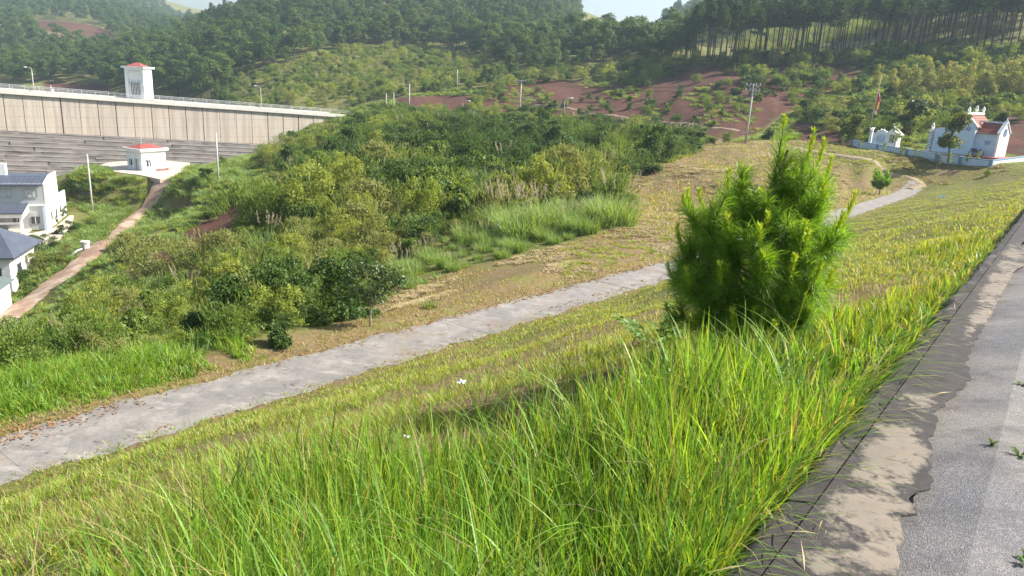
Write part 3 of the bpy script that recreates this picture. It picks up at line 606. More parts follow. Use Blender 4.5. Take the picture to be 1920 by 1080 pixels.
# works building
c0 = at_z(92.5, 431, YARD_Z + .1); c1 = at_z(131, 401.5, YARD_Z + .1); ang, wd_ = frame(c0, c1); rz = ang - math.pi / 2 + .03
pw = empty('works_building', c0, rz); tag(pw, 'large works building with blue-grey roof, white end wall and columned porch', 'building')
pw.scale = (.55, 1, 1); e = h_of(c0, 344); LW = 30.0; d1 = wd_ * .62
tp = e * 1.11
MB().prism([(0, 0), (0, e), (d1 * .42, tp), (d1, tp), (d1, e * .88), (d1 * 1.03, e * .60), (wd_, e * .58), (wd_, 0)], 'x', -.3, 0).build('end_wall', M['white'], pw)
MB().box(-LW, -.302, .02, .3, 0, e - .02).build('front_wall', M['clad'], pw)
MB().box(-LW, -.302, d1 - .3, d1, 0, e * .95).build('rear_wall', M['clad'], pw)
MB().box(-LW, -.302, d1 + .01, wd_ - .05, 0, e * .52).build('annex', M['white'], pw)
rf = MB().add([(-LW, -.5, e - .15), (-.31, -.5, e - .15), (-.31, d1 * .45, tp - .12), (-LW, d1 * .45, tp - .12), (-LW, d1 + .3, tp - .35), (-.31, d1 + .3, tp - .35), (-LW, -.5, e - .3), (-.31, -.5, e - .3)], [(0, 1, 2, 3), (3, 2, 5, 4), (6, 7, 1, 0)]).build('roof', M['roofblue'], pw)
for k in range(30):
    x = -LW + .5 + k; MB().add([(x, -.5, e - .15), (x + .08, -.5, e - .15), (x + .08, d1 * .45, tp - .12), (x, d1 * .45, tp - .12), (x + .04, -.5, e - .07), (x + .04, d1 * .45, tp - .04)], [(0, 4, 5, 3), (4, 1, 2, 5), (0, 1, 4)]).build('roof_rib', M['roofblue'], rf)
for k in range(5):
    x = -1.6 - 5.2 * k; q_ = MB().box(x - 2.6, x, -.03, .05, e * .72, e * .86).build('window', M['clad'], pw)
    MB().box(x - 2.7, x + .1, -.07, -.031, e * .86, e * .875).box(x - 2.7, x + .1, -.07, -.031, e * .705, e * .72).box(x - 1.8, x - 1.74, -.07, -.031, e * .72, e * .86).box(x - .9, x - .84, -.07, -.031, e * .72, e * .86).box(x - 2.7, x - 2.6, -.07, -.031, e * .72, e * .86).box(x, x + .1, -.07, -.031, e * .72, e * .86).build('frame', M['grey'], q_)
MB().box(-LW, -.31, -.12, .019, e * .52, e * .55).build('ledge', M['white'], pw)
MB().box(-.9, -.31, -.10, .019, 0, e * .515).build('corner_pilaster', M['shadeblue'], pw)
q_ = MB().box(-3.4, -1.7, -.05, .05, e * .14, e * .29).build('window', M['glass'], pw); MB().box(-2.62, -2.52, -.09, -.051, e * .14, e * .29).build('frame', M['white'], q_)
po = 2.6                                          # porch
pz = e * .46; MB().add([(-LW, .0, pz + .75), (-3.7, .0, pz + .75), (-3.7, -po - .5, pz), (-LW, -po - .5, pz), (-LW, .0, pz + .6), (-3.7, .0, pz + .6), (-3.7, -po - .5, pz - .15), (-LW, -po - .5, pz - .15)], [(0, 1, 2, 3), (4, 5, 6, 7), (1, 5, 6, 2), (2, 6, 7, 3)]).build('porch_roof', M['roofblue'], pw)
MB().add([(-3.72, .0, pz + .6), (-3.72, -po - .45, pz - .16), (-3.72, -po - .45, pz - .75), (-3.72, .0, pz - .4), (-4.1, .0, pz + .6), (-4.1, -po - .45, pz - .16), (-4.1, -po - .45, pz - .75), (-4.1, 0, pz - .4)], [(0, 1, 2, 3), (4, 5, 6, 7), (0, 4, 7, 3), (1, 2, 6, 5), (3, 2, 6, 7)]).build('porch_gable', M['white'], pw)
MB().box(-LW, -4.12, -po - .3, -po, pz - .65, pz - .17).build('porch_beam', M['white'], pw)
MB().box(-LW, -4.12, -po - .2, -po + .05, e * .215, e * .255).build('porch_beam', M['white'], pw)
for k in range(6): MB().box(-4.6 - 4.7 * k, -4.12 - 4.7 * k, -po - .32, -po + .12, 0, pz - .66).build('column', M['white'], pw)
for k in range(6):
    x = -5.2 - 4.7 * k; q_ = MB().box(x - 2.0, x - .3, -.05, .015, e * .14, e * .27).build('window', M['glass'], pw); MB().box(x - 1.2, x - 1.1, -.09, -.051, e * .14, e * .27).build('frame', M['white'], q_)
MB().box(-LW, -3.6, -po - .7, -.01, 0, .22).build('porch_floor', M['concrete_pad'], pw)
for k, f in enumerate((.16, .40, .62)):
    y = wd_ * f; q_ = MB().box(-.02, .05, y, y + .75, e * .17, e * .33).build('window', M['glass'], pw); MB().box(.05, .09, y - .08, y + .83, e * .33, e * .345).build('hood', M['white'], q_)
MB().box(-15.5, -14.6, d1 * .55, d1 * .55 + .8, tp - .2, tp + 1.2).build('roof_vent', M['grey'], pw); MB().box(-10.6, -9.3, d1 * .55, d1 * .55 + 1, tp - .2, tp + 1.3).build('roof_tank', M['white'], pw)
# shed roofs below the works building
sz = ground_z(*hit(20, 520)[:2]) + 0; SHZ = float(sz)
c0 = at_d(26, 484, 84); eave = c0[2]; c1 = at_z(80, 450, eave); ang, L1 = frame(c0, c1)
shed = empty('shed', (c0[0], c0[1], eave - 3.4), ang); tag(shed, 'low white shed with blue-grey hipped roof below the works yard', 'shed')
D1 = L1 * .9; H1 = 3.4; MB().box(.7, L1 - .7, .7, D1 - .7, -1.5, H1).build('wall', M['white'], shed)
MB().add([(0, 0, H1), (L1, 0, H1), (L1, D1, H1), (0, D1, H1), (L1 * .5, D1 * .35, H1 + 2.2), (L1 * .5, D1 * .65, H1 + 2.2), (0, 0, H1 - .15), (L1, 0, H1 - .15), (L1, D1, H1 - .15), (0, D1, H1 - .15)], [(0, 1, 4), (1, 2, 5, 4), (2, 3, 5), (3, 0, 4, 5), (6, 7, 8, 9), (0, 1, 7, 6), (1, 2, 8, 7), (2, 3, 9, 8), (3, 0, 6, 9)]).build('roof', M['roofblue'], shed)
q_ = MB().box(.62, .7, D1 * .2, D1 * .32, .9, 2.2).build('window', M['glass'], shed); q_ = MB().box(L1 * .3, L1 * .42, .62, .7, .9, 2.2).build('window', M['glass'], shed)
M['greensheet'] = surf('faded_green_sheet', (.10, .135, .13), (.13, .16, .155), .8, .55, .1)
c0 = at_d(14, 532, 77); c1 = c0 + np.array([math.cos(ang), math.sin(ang), 0]) * 2.6
lt = empty('lean_to', (c0[0], c0[1], c0[2] - 2.4), ang); tag(lt, 'small lean-to with faded green sheet roof and white wall at the frame edge', 'shed')
MB().add([(-5, 0, 2.4), (1.6, 0, 2.4), (1.6, 3.6, 3.3), (-5, 3.6, 3.3), (-5, 0, 2.3), (1.6, 0, 2.3), (1.6, 3.6, 3.2), (-5, 3.6, 3.2)], [(0, 1, 2, 3), (4, 5, 6, 7), (0, 1, 5, 4), (1, 2, 6, 5)]).build('roof', M['greensheet'], lt)
MB().prism([(.3, -1.5), (3.4, -1.5), (3.4, 3.1), (.3, 2.35)], 'x', -5, 1.2).build('wall', M['white'], lt)

# ---------------------------------------------------------------- shrine
def az_dir(deg): return np.array([math.sin(math.radians(deg)), math.cos(math.radians(deg))])
c0 = at_z(1819, 290.5, SHRINE_Z + .25); SR = math.radians(90 - 141)
sr = empty('shrine', c0, SR); SK = .76; sr.scale = (SK,) * 3; tag(sr, 'bluish shade-tinted shrine with red tiled roofs, white ridge ornaments and gabled end walls', 'shrine')
MB().prism([(0, -.6), (0, 5.0), (-1.9, 6.9), (-4.4, 5.15), (-4.4, 4.5), (-6.8, 4.1), (-6.8, -.6)], 'y', 0, .3).build('gable_wall', M['shadeblue'], sr)
MB().box(-.3, 0, .301, 7, -.6, 4.9).box(-6.8, -6.5, .301, 7, -.6, 4.0).box(-6.5, -.3, 6.7, 7, -.6, 4.9).build('side_wall', M['shadeblue'], sr)
def tiled(name, x0, z0, x1, z1, y0, y1, par, rows=7):
    """one roof slope between (x0,z0) eave and (x1,z1) ridge made of lapped tile courses"""
    t = MB(); dx, dz = (x1 - x0) / rows, (z1 - z0) / rows; ln = math.hypot(dx, dz); nx, nz = (-dz / ln, dx / ln) if dx > 0 else (dz / ln, -dx / ln)
    nx, nz = (-dz / ln) * (1 if dx > 0 else -1), abs(dx / ln)
    for i in range(rows):
        a = (x0 + dx * i, z0 + dz * i); b_ = (a[0] + dx * 1.1, a[1] + dz * 1.1)
        t.prism([(a[0] + nx * .10, a[1] + nz * .10), (b_[0] + nx * .04, b_[1] + nz * .04), (b_[0], b_[1]), (a[0], a[1])], 'y', y0, y1)
    return t.build(name, M['rooftile'], par)
tiled('roof_slope', .25, 4.75, -1.9, 6.85, .32, 7.3, sr); tiled('roof_slope', -4.6, 5.0, -1.9, 6.85, .32, 7.3, sr)
MB().box(-6.8, -4.45, .32, 7, 4.1, 4.25).build('lower_roof', M['rooftile'], sr)
MB().add([(.22, -.12, 4.85), (.22, .32, 4.85), (-1.9, .32, 7.08), (-1.9, -.12, 7.08), (.22, -.12, 5.05), (.22, .32, 5.05), (-1.9, .32, 7.28), (-1.9, -.12, 7.28)], [(0, 1, 2, 3), (4, 5, 6, 7), (0, 1, 5, 4), (1, 2, 6, 5), (0, 3, 7, 4)]).build('verge', M['white'], sr)
MB().add([(-4.6, -.12, 5.02), (-4.6, .32, 5.02), (-1.9, .32, 7.08), (-1.9, -.12, 7.08), (-4.6, -.12, 5.22), (-4.6, .32, 5.22), (-1.9, .32, 7.28), (-1.9, -.12, 7.28)], [(0, 1, 2, 3), (4, 5, 6, 7), (0, 1, 5, 4), (1, 2, 6, 5), (0, 3, 7, 4)]).build('verge', M['blue'], sr)
MB().box(-2.1, -1.7, .33, 7.2, 6.95, 7.35).build('ridge', M['white'], sr)
def ornament(x, y, z, h, par, name='ridge_ornament'):
    t = MB(); t.lathe([(.22, 0), (.3, h * .15), (.14, h * .35), (.26, h * .55), (.24, h * .7), (.05, h)], 8, (x, y, z))
    t.tube([(x, y - .2, z + .1), (x + .1, y - .5, z + .25), (x, y - .75, z + .6)], [.14, .11, .03], 6).tube([(x, y + .2, z + .1), (x - .1, y + .5, z + .25), (x, y + .75, z + .6)], [.14, .11, .03], 6)
    return t.build(name, M['white'], par, smooth=True)
ornament(-1.9, .5, 7.3, .95, sr); ornament(-1.9, 3.7, 7.33, 1.25, sr); ornament(-1.9, 6.8, 7.3, 1.1, sr)
def roundel(par, p, ax, r, m):
    t = MB()
    for (a, b_) in ((r, r * .8), (r * .62, r * .42), (r * .25, 0.0)):
        n_ = 20; V = []
        for k in range(n_):
            c_, s_ = math.cos(6.2832 * k / n_), math.sin(6.2832 * k / n_)
            for rad, dpt in ((a, 0), (a, .06), (b_, .06), (b_, 0)): V.append((p[0] + c_ * rad, p[1] - dpt, p[2] + s_ * rad) if ax == 'y' else (p[0] + dpt, p[1] + c_ * rad, p[2] + s_ * rad))
        t.add(V, [(4 * k + i, 4 * k + i + 1, 4 * ((k + 1) % n_) + i + 1, 4 * ((k + 1) % n_) + i) for k in range(n_) for i in range(3)])
    for k in range(6):
        a = k * 1.047; c_, s_ = math.cos(a), math.sin(a); q0 = r * .42; q1 = r * .8
        if ax == 'y': t.tube([(p[0] + c_ * q0, p[1] - .03, p[2] + s_ * q0), (p[0] + c_ * q1, p[1] - .03, p[2] + s_ * q1)], r * .09, 5)
        else: t.tube([(p[0] + .03, p[1] + c_ * q0, p[2] + s_ * q0), (p[0] + .03, p[1] + c_ * q1, p[2] + s_ * q1)], r * .09, 5)
    return t.build('roundel', m, par)
roundel(sr, (-1.9, -.01, 5.0), 'y', .72, M['blue']); MB().tube([(-1.5, -.03, 4.5), (-1.0, -.05, 4.25), (-.85, -.05, 4.05)], [.16, .14, .04], 6).tube([(-1.0, -.03, 4.7), (-.75, -.05, 4.4)], [.14, .05], 6).build('ribbon_relief', M['blue'], sr)
# wing
MB().box(0.001, 3.4, .9, 1.2, -.6, 4.0).box(0.001, 3.4, 4.7, 5.0, -.6, 4.0).build('facade_wall', M['shadeblue'], sr)
MB().prism([(.7, -.6), (.7, 4.1), (2.95, 5.95), (5.2, 4.1), (5.2, -.6)], 'x', 3.401, 3.75).build('wing_gable', M['white'], sr)
def tiledx(y0, z0, y1, z1, x0, x1, rows=6):
    t = MB(); dy, dz = (y1 - y0) / rows, (z1 - z0) / rows; ln = math.hypot(dy, dz); ny, nz = (-dz / ln) * (1 if dy > 0 else -1), abs(dy / ln)
    for i in range(rows):
        a = (y0 + dy * i, z0 + dz * i); b_ = (a[0] + dy * 1.1, a[1] + dz * 1.1)
        t.prism([(a[0] + ny * .10, a[1] + nz * .10), (b_[0] + ny * .04, b_[1] + nz * .04), b_, a], 'x', x0, x1)
    return t.build('roof_slope', M['rooftile'], sr)
tiledx(.5, 3.85, 2.95, 5.75, .02, 3.4); tiledx(5.4, 3.85, 2.95, 5.75, .02, 3.4)
MB().box(-.6, 3.4, 2.8, 3.1, 5.75, 5.98).build('wing_ridge', M['shadeblue'], sr)
for a, b_ in (((.55, 4.0), (2.95, 6.0)), ((5.35, 4.0), (2.95, 6.0))):
    MB().add([(3.3, a[0], a[1]), (3.9, a[0], a[1]), (3.9, b_[0], b_[1]), (3.3, b_[0], b_[1]), (3.3, a[0], a[1] + .2), (3.9, a[0], a[1] + .2), (3.9, b_[0], b_[1] + .22), (3.3, b_[0], b_[1] + .22)], [(0, 1, 2, 3), (4, 5, 6, 7), (0, 1, 5, 4), (1, 2, 6, 5), (0, 3, 7, 4)]).build('verge', M['white'], sr)
MB().lathe([(.14, 0), (.2, .15), (.1, .35), (.02, .6)], 8, (3.6, 2.95, 6.15)).build('finial', M['white'], sr)
roundel(sr, (3.751, 2.95, 4.2), 'x', .75, M['blue'])
MB().box(1.2, 2.9, .86, .899, 2.62, 2.68).box(1.55, 2.5, .85, .899, 2.32, 2.56).box(1.6, 2.4, .85, .899, 2.06, 2.24).box(1.62, 2.3, .85, .899, 1.9, 1.99).build('name_board', M['blue'], sr)
tag(bpy.data.objects['name_board'], 'dark blue lettering board on the shaded facade')
MB().box(0, 5.2, -1.6, 6.5, -.6, .02).build('terrace_floor', M['roofred'], sr); MB().box(-8.3, -.001, -1.2, -.01, -.6, .0).build('terrace_floor', M['concrete_pad'], sr)
t = MB(); t.box(-7.6, -7.0, -.1, .5, -.6, 3.6).box(-7.75, -6.85, -.25, .65, 3.6, 3.8).build('entrance_pillar', M['white'], sr)
for k in range(6):
    z_ = .3 + k * .55; MB().tube([(-7.7, -.16, z_), (-7.3, -.24, z_ + .2), (-6.95, -.16, z_ + .45)], .07, 6).build('dragon_relief', M['blue'], sr)
ornament(-7.3, .2, 3.8, 1.3, sr, 'pillar_ornament')
# low boundary wall
bwl = empty('boundary_wall', hit(1700, 290)); tag(bwl, 'low white wall with blue cap and posts in front of the shrine', 'wall')
o0 = np.array(bwl.location); PW = [hit(*p) for p in [(1598, 272), (1645, 281), (1700, 290), (1755, 299.5), (1800, 305), (1857, 312)]] + [at_z(1935, 301, SHRINE_Z)]
for i, (a, b_) in enumerate(zip(PW[:-1], PW[1:])):
    d = b_[:2] - a[:2]; L = math.hypot(*d); n_ = np.array([-d[1], d[0]]) / L
    def seg_box(t0, t1, off, za, zc):
        V = []
        for t in (t0, t1):
            for o_ in (-off, off):
                for z_ in (za, zc): p = a[:2] + d * t + n_ * o_; V.append((p[0] - o0[0], p[1] - o0[1], a[2] + (b_[2] - a[2]) * t + z_ - o0[2]))
        return V, [(0, 1, 3, 2), (4, 6, 7, 5), (0, 4, 5, 1), (2, 3, 7, 6), (1, 5, 7, 3)]
    e_ = .2 / L
    MB().add(*seg_box(e_, 1 - e_, .09, -.4, .66)).build('wall_panel', M['shadeblue'], bwl)
    MB().add(*seg_box(e_, 1 - e_, .14, .661, .76)).build('cap', M['blue'], bwl)
    MB().add(*seg_box(-e_, e_ - .004 / L, .2, -.4, .80)).build('post', M['blue'], bwl)
# spirit screen and altar in the yard
c0 = hit(1648, 277); c0[2] += .0; scn = empty('spirit_screen', c0, SR); tag(scn, 'white scalloped screen wall with a round relief beside the flagpole', 'screen wall')
sw = 2.5; pl = [(-sw / 2, -.3), (-sw / 2, 1.5)] + [(-sw / 2 + sw * k / 12, 1.7 + .9 * math.sin(math.pi * k / 12) + (.12 if k % 2 else -.05)) for k in range(13)] + [(sw / 2, 1.5), (sw / 2, -.3)]
MB().prism(pl, 'y', 0, .25).build('screen', M['white'], scn); roundel(scn, (0, -.01, 1.35), 'y', .6, M['shadeblue'])
for sx_ in (-1, 1): MB().box(sx_ * 1.55 - .18, sx_ * 1.55 + .18, -.05, .31, -.3, 2.2).build('pillar', M['white'], scn); ornament(sx_ * 1.55, .13, 2.2, .6, scn, 'pillar_finial')
MB().box(-1.9, 1.9, -.3, .6, -.4, .12).build('plinth', M['white'], scn)
c0 = hit(1668, 280); al = empty('altar_house', c0, SR); tag(al, 'tiny white altar house with a dark opening beside the screen wall', 'altar')
MB().box(-.75, -.35, 0, 1.2, -.3, 2.1).box(.35, .75, 0, 1.2, -.3, 2.1).box(-.35, .35, .9, 1.2, -.3, 2.1).box(-.349, .349, 0, .9, -.3, .9).build('wall', M['white'], al)
MB().box(-.34, .34, .6, .88, .92, 1.9).build('niche', M['glass'], al); MB().prism([(-1.05, 2.1), (1.05, 2.1), (0, 2.9)], 'y', -.2, 1.4).build('roof', M['white'], al); ornament(0, .6, 2.85, .5, al, 'roof_finial')
# motorbike by the facade
c0 = np.array(sr.matrix_world @ Vector((.9, -.6, .03))) if False else None
mcx, mcy = 1.05 * SK, -.35 * SK; ca, sa = math.cos(SR), math.sin(SR); s0_ = np.array(sr.location)
mp = (s0_[0] + ca * mcx - sa * mcy, s0_[1] + sa * mcx + ca * mcy, s0_[2] + .02)
mb = empty('motorbike', mp, SR + .15); tag(mb, 'dark motorbike parked on the terrace by the shrine facade', 'motorbike')
for x in (-.62, .62):
    t = MB(); n_ = 16; V = []
    for k in range(n_):
        c_, s_ = math.cos(6.2832 * k / n_), math.sin(6.2832 * k / n_)
        for j in range(6): ph = 6.2832 * j / 6; rr = .25 + .05 * math.cos(ph); V.append((x + c_ * rr, .05 * math.sin(ph), .30 + s_ * rr))
    t.add(V, [(6 * k + j, 6 * k + (j + 1) % 6, 6 * ((k + 1) % n_) + (j + 1) % 6, 6 * ((k + 1) % n_) + j) for k in range(n_) for j in range(6)]); wh = t.build('wheel', M['darkgrey'], mb, smooth=True)
    MB().tube([(x, -.05, .3), (x, .05, .3)], .12, 8).build('hub', M['grey'], wh)
MB().tube([(-.75, 0, .78), (-.3, 0, .62), (.1, 0, .5), (.35, 0, .62), (.5, 0, .95)], [.07, .16, .15, .12, .07], 8).build('body', M['darkgrey'], mb, smooth=True)
MB().tube([(-.72, 0, .84), (-.4, 0, .80), (.02, 0, .74)], [.06, .13, .08], 8).build('seat', M['darkgrey'], mb, smooth=True)
MB().tube([(.62, 0, .3), (.48, 0, .98), (.42, -.3, 1.05)], .025, 6).tube([(.48, 0, .98), (.42, .3, 1.05)], .025, 6).build('handlebar', M['grey'], mb)
MB().lathe([(.02, 0), (.09, .03), (.1, .09), (.02, .14)], 8, (.56, 0, .85)).build('headlight', M['white'], mb)

# ---------------------------------------------------------------- poles, lamps, flag
def pole(name, base, vtop, label, cat, r0=.16, r1=.09, arms=0, lamp=0, group=None, m='pole', sink=.4):
    p = base if not isinstance(base, tuple) else hit(*base); h = h_of(p, vtop)
    e_ = empty(name, (p[0], p[1], p[2])); tag(e_, label, cat, group); MB().tube([(0, 0, -sink), (0, 0, h * .5), (0, 0, h)], [r0, (r0 + r1) / 2, r1], 8).build('pole', M[m], e_, smooth=True)
    for k in range(arms):
        z_ = h - .25 - .8 * k; a_ = MB().box(-1.15, 1.15, -.07, .07, z_ - .07, z_ + .07).tube([(-.8, 0, z_), (0, 0, z_ - .75)], .03, 5).tube([(.8, 0, z_), (0, 0, z_ - .75)], .03, 5).build('crossarm', M['grey'], e_)
        for x in (-1.05, -.45, .45, 1.05): MB().lathe([(.04, 0), (.08, .06), (.05, .12), (.08, .18), (.03, .28)], 6, (x, 0, z_ + .07)).build('insulator', M['white'], a_)
    if lamp:
        s_ = lamp; MB().tube([(0, 0, h - .05), (.15 * s_, 0, h + .35), (.6 * s_, 0, h + .55), (1.3 * s_, 0, h + .55)], .05, 6).build('arm', M[m], e_, smooth=True)
        MB().tube([(1.1 * s_, 0, h + .5), (1.5 * s_, 0, h + .55), (1.9 * s_, 0, h + .5)], [.08, .17, .1], 7).build('lamp_head', M['white'], e_, smooth=True)
    return p, h
pA, hA = pole('utility_pole', (1398, 268), 157, 'tall concrete utility pole with double crossarms behind the young pine', 'utility pole', .19, .11, 2)
pB, hB = pole('utility_pole', (974, 217), 150, 'concrete utility pole with crossarm at the foot of the red earth slope', 'utility pole', .19, .11, 1)
pC, hC = pole('utility_pole', (767, 214), 157, 'tallest of three bare concrete poles at the end of the dam', 'utility pole', .18, .1, 0)
pole('utility_pole', (738, 211), 174, 'middle one of three bare concrete poles at the end of the dam', 'utility pole', .15, .1, 0)
pole('utility_pole', (724, 209), 175, 'shortest of three bare poles, next to the dam end', 'utility pole', .15, .1, 0)
pD, hD = pole('utility_pole', (857, 163), 130, 'far concrete pole on the green slope above the dam end', 'utility pole', .16, .1, 0)
pole('utility_pole', (174, 397), 289, 'slim concrete pole on the grassy knoll beside the works building', 'utility pole', .15, .09, 0)
pole('utility_pole', (410, 346), 249, 'slim concrete pole in the brush near the small house', 'utility pole', .15, .09, 0)
pole('street_lamp', (1056, 230), 188, 'street lamp with curved arm below the red earth slope', 'street lamp', .09, .06, 0, 1, m='grey')
pole('street_lamp', (867, 218), 193, 'small street lamp on the brushy mound near the dam end', 'street lamp', .09, .06, 0, 1, m='grey')
for u, vt, lb, lm in ((71, 131, 'curved street lamp on the dam crest farthest from the gatehouse', -1), (297, 150, 'street lamp on the dam crest just beside the gatehouse', -1), (504, 165, 'street lamp on the dam crest nearest its wooded end', -1), (104, 160, 'short post on the dam crest beside the white cabinet', 0)):
    x = dam_local(u, 180)[0]; q_ = np.array(dloc(x, 6.2, -.35)); pole('street_lamp' if lm else 'post', q_, vt, lb, 'street lamp' if lm else 'post', .11, .07, 0, lm, m='pole', sink=0)
# wires
def wire(name, pts, label, group=None):
    b = MB()
    for a, c, sag in pts:
        a = np.array(a); c = np.array(c); P = [a + (c - a) * t + np.array([0, 0, -4 * sag * t * (1 - t)]) for t in np.linspace(0, 1, 14)]; b.tube(P, .022, 4)
    return tag(b.build(name, M['wire']), label, 'wire', group)
topA = pA + np.array([0, 0, hA]); topB = pB + np.array([0, 0, hB]); topC = pC + np.array([0, 0, hC])
endR = at_d(2050, 200, 150); endR[2] = topA[2] - 1.0
for k, dx in enumerate((-1.0, -.3, .4, 1.05)):
    z_ = -.25 - .8 * (k % 2)
    wire('power_line', [(topA + np.array([dx, 0, z_ + .3]), endR + np.array([dx, 0, z_]), 1.4)], 'thin black power line running from the crossarm pole past the shrine', 'power lines past the shrine')
    wire('power_line', [(topA + np.array([dx, 0, z_ + .3]), topB + np.array([dx, 0, z_ * .4 + .2]), 1.2)], 'thin black power line strung across the red earth slope', 'power lines across the red slope')
# flagpole
pF = hit(1626, 262); hF = h_of(pF, 139); pu, pv = proj(pF)
fp = empty('flagpole', pF); tag(fp, 'thin leaning flagpole with a limp red and yellow flag beside the shrine', 'flagpole')
lean = .45; tipx = lean; MB().tube([(0, 0, -.3), (lean * .5, 0, hF * .5), (lean, 0, hF)], [.07, .055, .03], 7).build('pole', M['pole'], fp, smooth=True)
def flag():
    V = []; F = []; C = []; nu, nv = 9, 14
    for j in range(nv):
        for i in range(nu):
            t = j / (nv - 1); a = i / (nu - 1); z = hF * .80 - t * hF * .36 - a * hF * .05; w_ = (.18 + .45 * math.sin(min(1, t * 1.1) * 2.4)) * a
            V.append((lean * (z / hF) + w_ + .02, .14 * math.sin(a * 9 + t * 4) * a, z - .25 * a * t))
    for j in range(nv - 1):
        for i in range(nu - 1): F.append((j * nu + i, j * nu + i + 1, (j + 1) * nu + i + 1, (j + 1) * nu + i))
    return V, F, nu, nv
fv, ff, nu, nv = flag()
M['flag_red'] = leaf_mat('red_cloth', (.38, .07, .06), (.34, .06, .06), .3, (1.2, 1, 1)); M['flag_yel'] = leaf_mat('yellow_cloth', (.5, .38, .09), (.46, .34, .08), .3, (1.1, 1.1, .9)); M['flag_pink'] = leaf_mat('pale_cloth', (.65, .40, .34), (.6, .38, .33), .3, (1.1, 1.1, 1))
fme = np_mesh('flag', np.array(fv), np.array(ff), [M['flag_red'], M['flag_yel'], M['flag_pink']], smooth=True, midx=[2 if (k // (nu - 1)) < 3 else (1 if 2 < k % (nu - 1) < 7 and 5 < k // (nu - 1) < 10 else 0 if (k // (nu - 1)) < 11 else 2) for k in range(len(ff))])
ob('flag', fme, fp)
# concrete standpipe with a white pipe beside the valley road
c0 = hit(161, 470); sp_ = empty('standpipe', c0); tag(sp_, 'grey concrete standpipe with a pale pipe in the grass beside the dirt road', 'standpipe')
MB().lathe([(.42, -.3), (.42, .9), (.5, .92), (.5, 1.05), (.3, 1.06)], 10).build('shaft', M['pole'], sp_, smooth=False)
c1 = hit(129, 487) - c0; MB().tube([(0, 0, .3), (c1[0] * .5, c1[1] * .5, c1[2] * .5 + .5), (c1[0], c1[1], c1[2] + .15)], .11, 7).build('pipe', M['grey'], sp_)
# far house
c0 = hit(8, 52); fh = empty('far_house', c0, .2); tag(fh, 'tiny white house on the far hillside at the edge of the frame', 'house')
MB().box(-6, 6, 0, 7, -3, 3.4).build('wall', M['white'], fh); MB().prism([(-6.8, 3.4), (6.8, 3.4), (0, 5.6)], 'y', -.6, 7.6).build('roof', M['white'], fh); MB().box(-2, 2, -.1, 0, -.5, 2.0).build('window', M['glass'], fh)

# ================================================================ vegetation
M['leaf_forest'] = leaf_mat('forest_leaves', (.042, .095, .020), (.11, .17, .034), .35, objr=.6)
M['leaf_pine_far'] = leaf_mat('pine_canopy_needles', (.034, .074, .026), (.080, .125, .038), .3, objr=.5)
M['leaf_dark'] = leaf_mat('dark_shrub_leaves', (.042, .092, .020), (.105, .165, .036), .35, objr=.4)
M['leaf_mid'] = leaf_mat('green_shrub_leaves', (.10, .175, .032), (.20, .26, .058), .4, objr=.5)
M['leaf_yellow'] = leaf_mat('yellow_green_leaves', (.19, .26, .045), (.32, .35, .08), .42, objr=.5)
M['leaf_olive'] = leaf_mat('olive_leaves', (.17, .205, .06), (.28, .29, .11), .4, objr=.5)
M['leaf_reed'] = leaf_mat('reed_blades', (.15, .25, .075), (.26, .35, .12), .4, objr=.4)
M['leaf_acacia'] = leaf_mat('acacia_leaves', (.20, .23, .07), (.33, .33, .13), .42, objr=.4)
M['leaf_sapling'] = leaf_mat('glossy_leaves', (.035, .07, .018), (.08, .13, .03), .3, rough=.4, spec=.4, c3=(.16, .20, .05))
M['leaf_orange'] = leaf_mat('green_and_yellow_leaves', (.07, .115, .02), (.15, .18, .03), .4, c3=(.30, .27, .04))
M['plume'] = leaf_mat('seed_plumes', (.42, .34, .25), (.52, .43, .33), .35, (1.1, 1.05, .9))
M['blade'] = leaf_mat('grass_blades', (.1, .2, .03), (.1, .2, .03), .45, (1.35, 1.3, .55), rough=.45, spec=.35, attr=True)
M['straw'] = leaf_mat('straw', (.42, .34, .18), (.30, .23, .12), .2, (1, 1, .8))
M['litter'] = leaf_mat('dead_leaves', (.30, .16, .07), (.18, .10, .05), .15, (1, 1, .8))

def unit(v): return v / np.maximum(np.linalg.norm(v, axis=-1, keepdims=True), 1e-9)
def cards(c, axis, nrm, L, W, rng):
    """diamond leaf quads at c, pointing along axis, facing nrm, slightly folded"""
    axis = unit(axis); side = unit(np.cross(axis, nrm)); n2 = unit(np.cross(side, axis)); L = np.asarray(L)[:, None]; W = np.asarray(W)[:, None]
    V = np.stack([c - axis * L * .5, c + side * W * .5 + n2 * W * .12 + axis * L * .06, c + axis * L * .5 - n2 * L * .06, c - side * W * .5 + n2 * W * .12 + axis * L * .06], 1).reshape(-1, 3)
    F = np.arange(len(c) * 4).reshape(-1, 4); return V, F
def lobes_cloud(lobes, n, rng, depth=.45):
    lo = np.array(lobes, float); w = lo[:, 3] * lo[:, 4] + lo[:, 4] * lo[:, 5]; k = rng.choice(len(lo), n, p=w / w.sum()); d = unit(rng.normal(size=(n, 3)))
    d[:, 2] = np.where(d[:, 2] < -.35, -d[:, 2], d[:, 2]); r = 1 - np.abs(rng.normal(size=n)) * depth * .5 + rng.normal(size=n) * .05
    wob = 1 + .18 * np.sin(d[:, 0] * 7 + k) * np.sin(d[:, 1] * 6 + 2 * k) + .12 * np.sin(d[:, 2] * 9 + k)
    p = lo[k, :3] + d * lo[k, 3:6] * (np.clip(r, .15, 1.15) * wob)[:, None]; return p, d
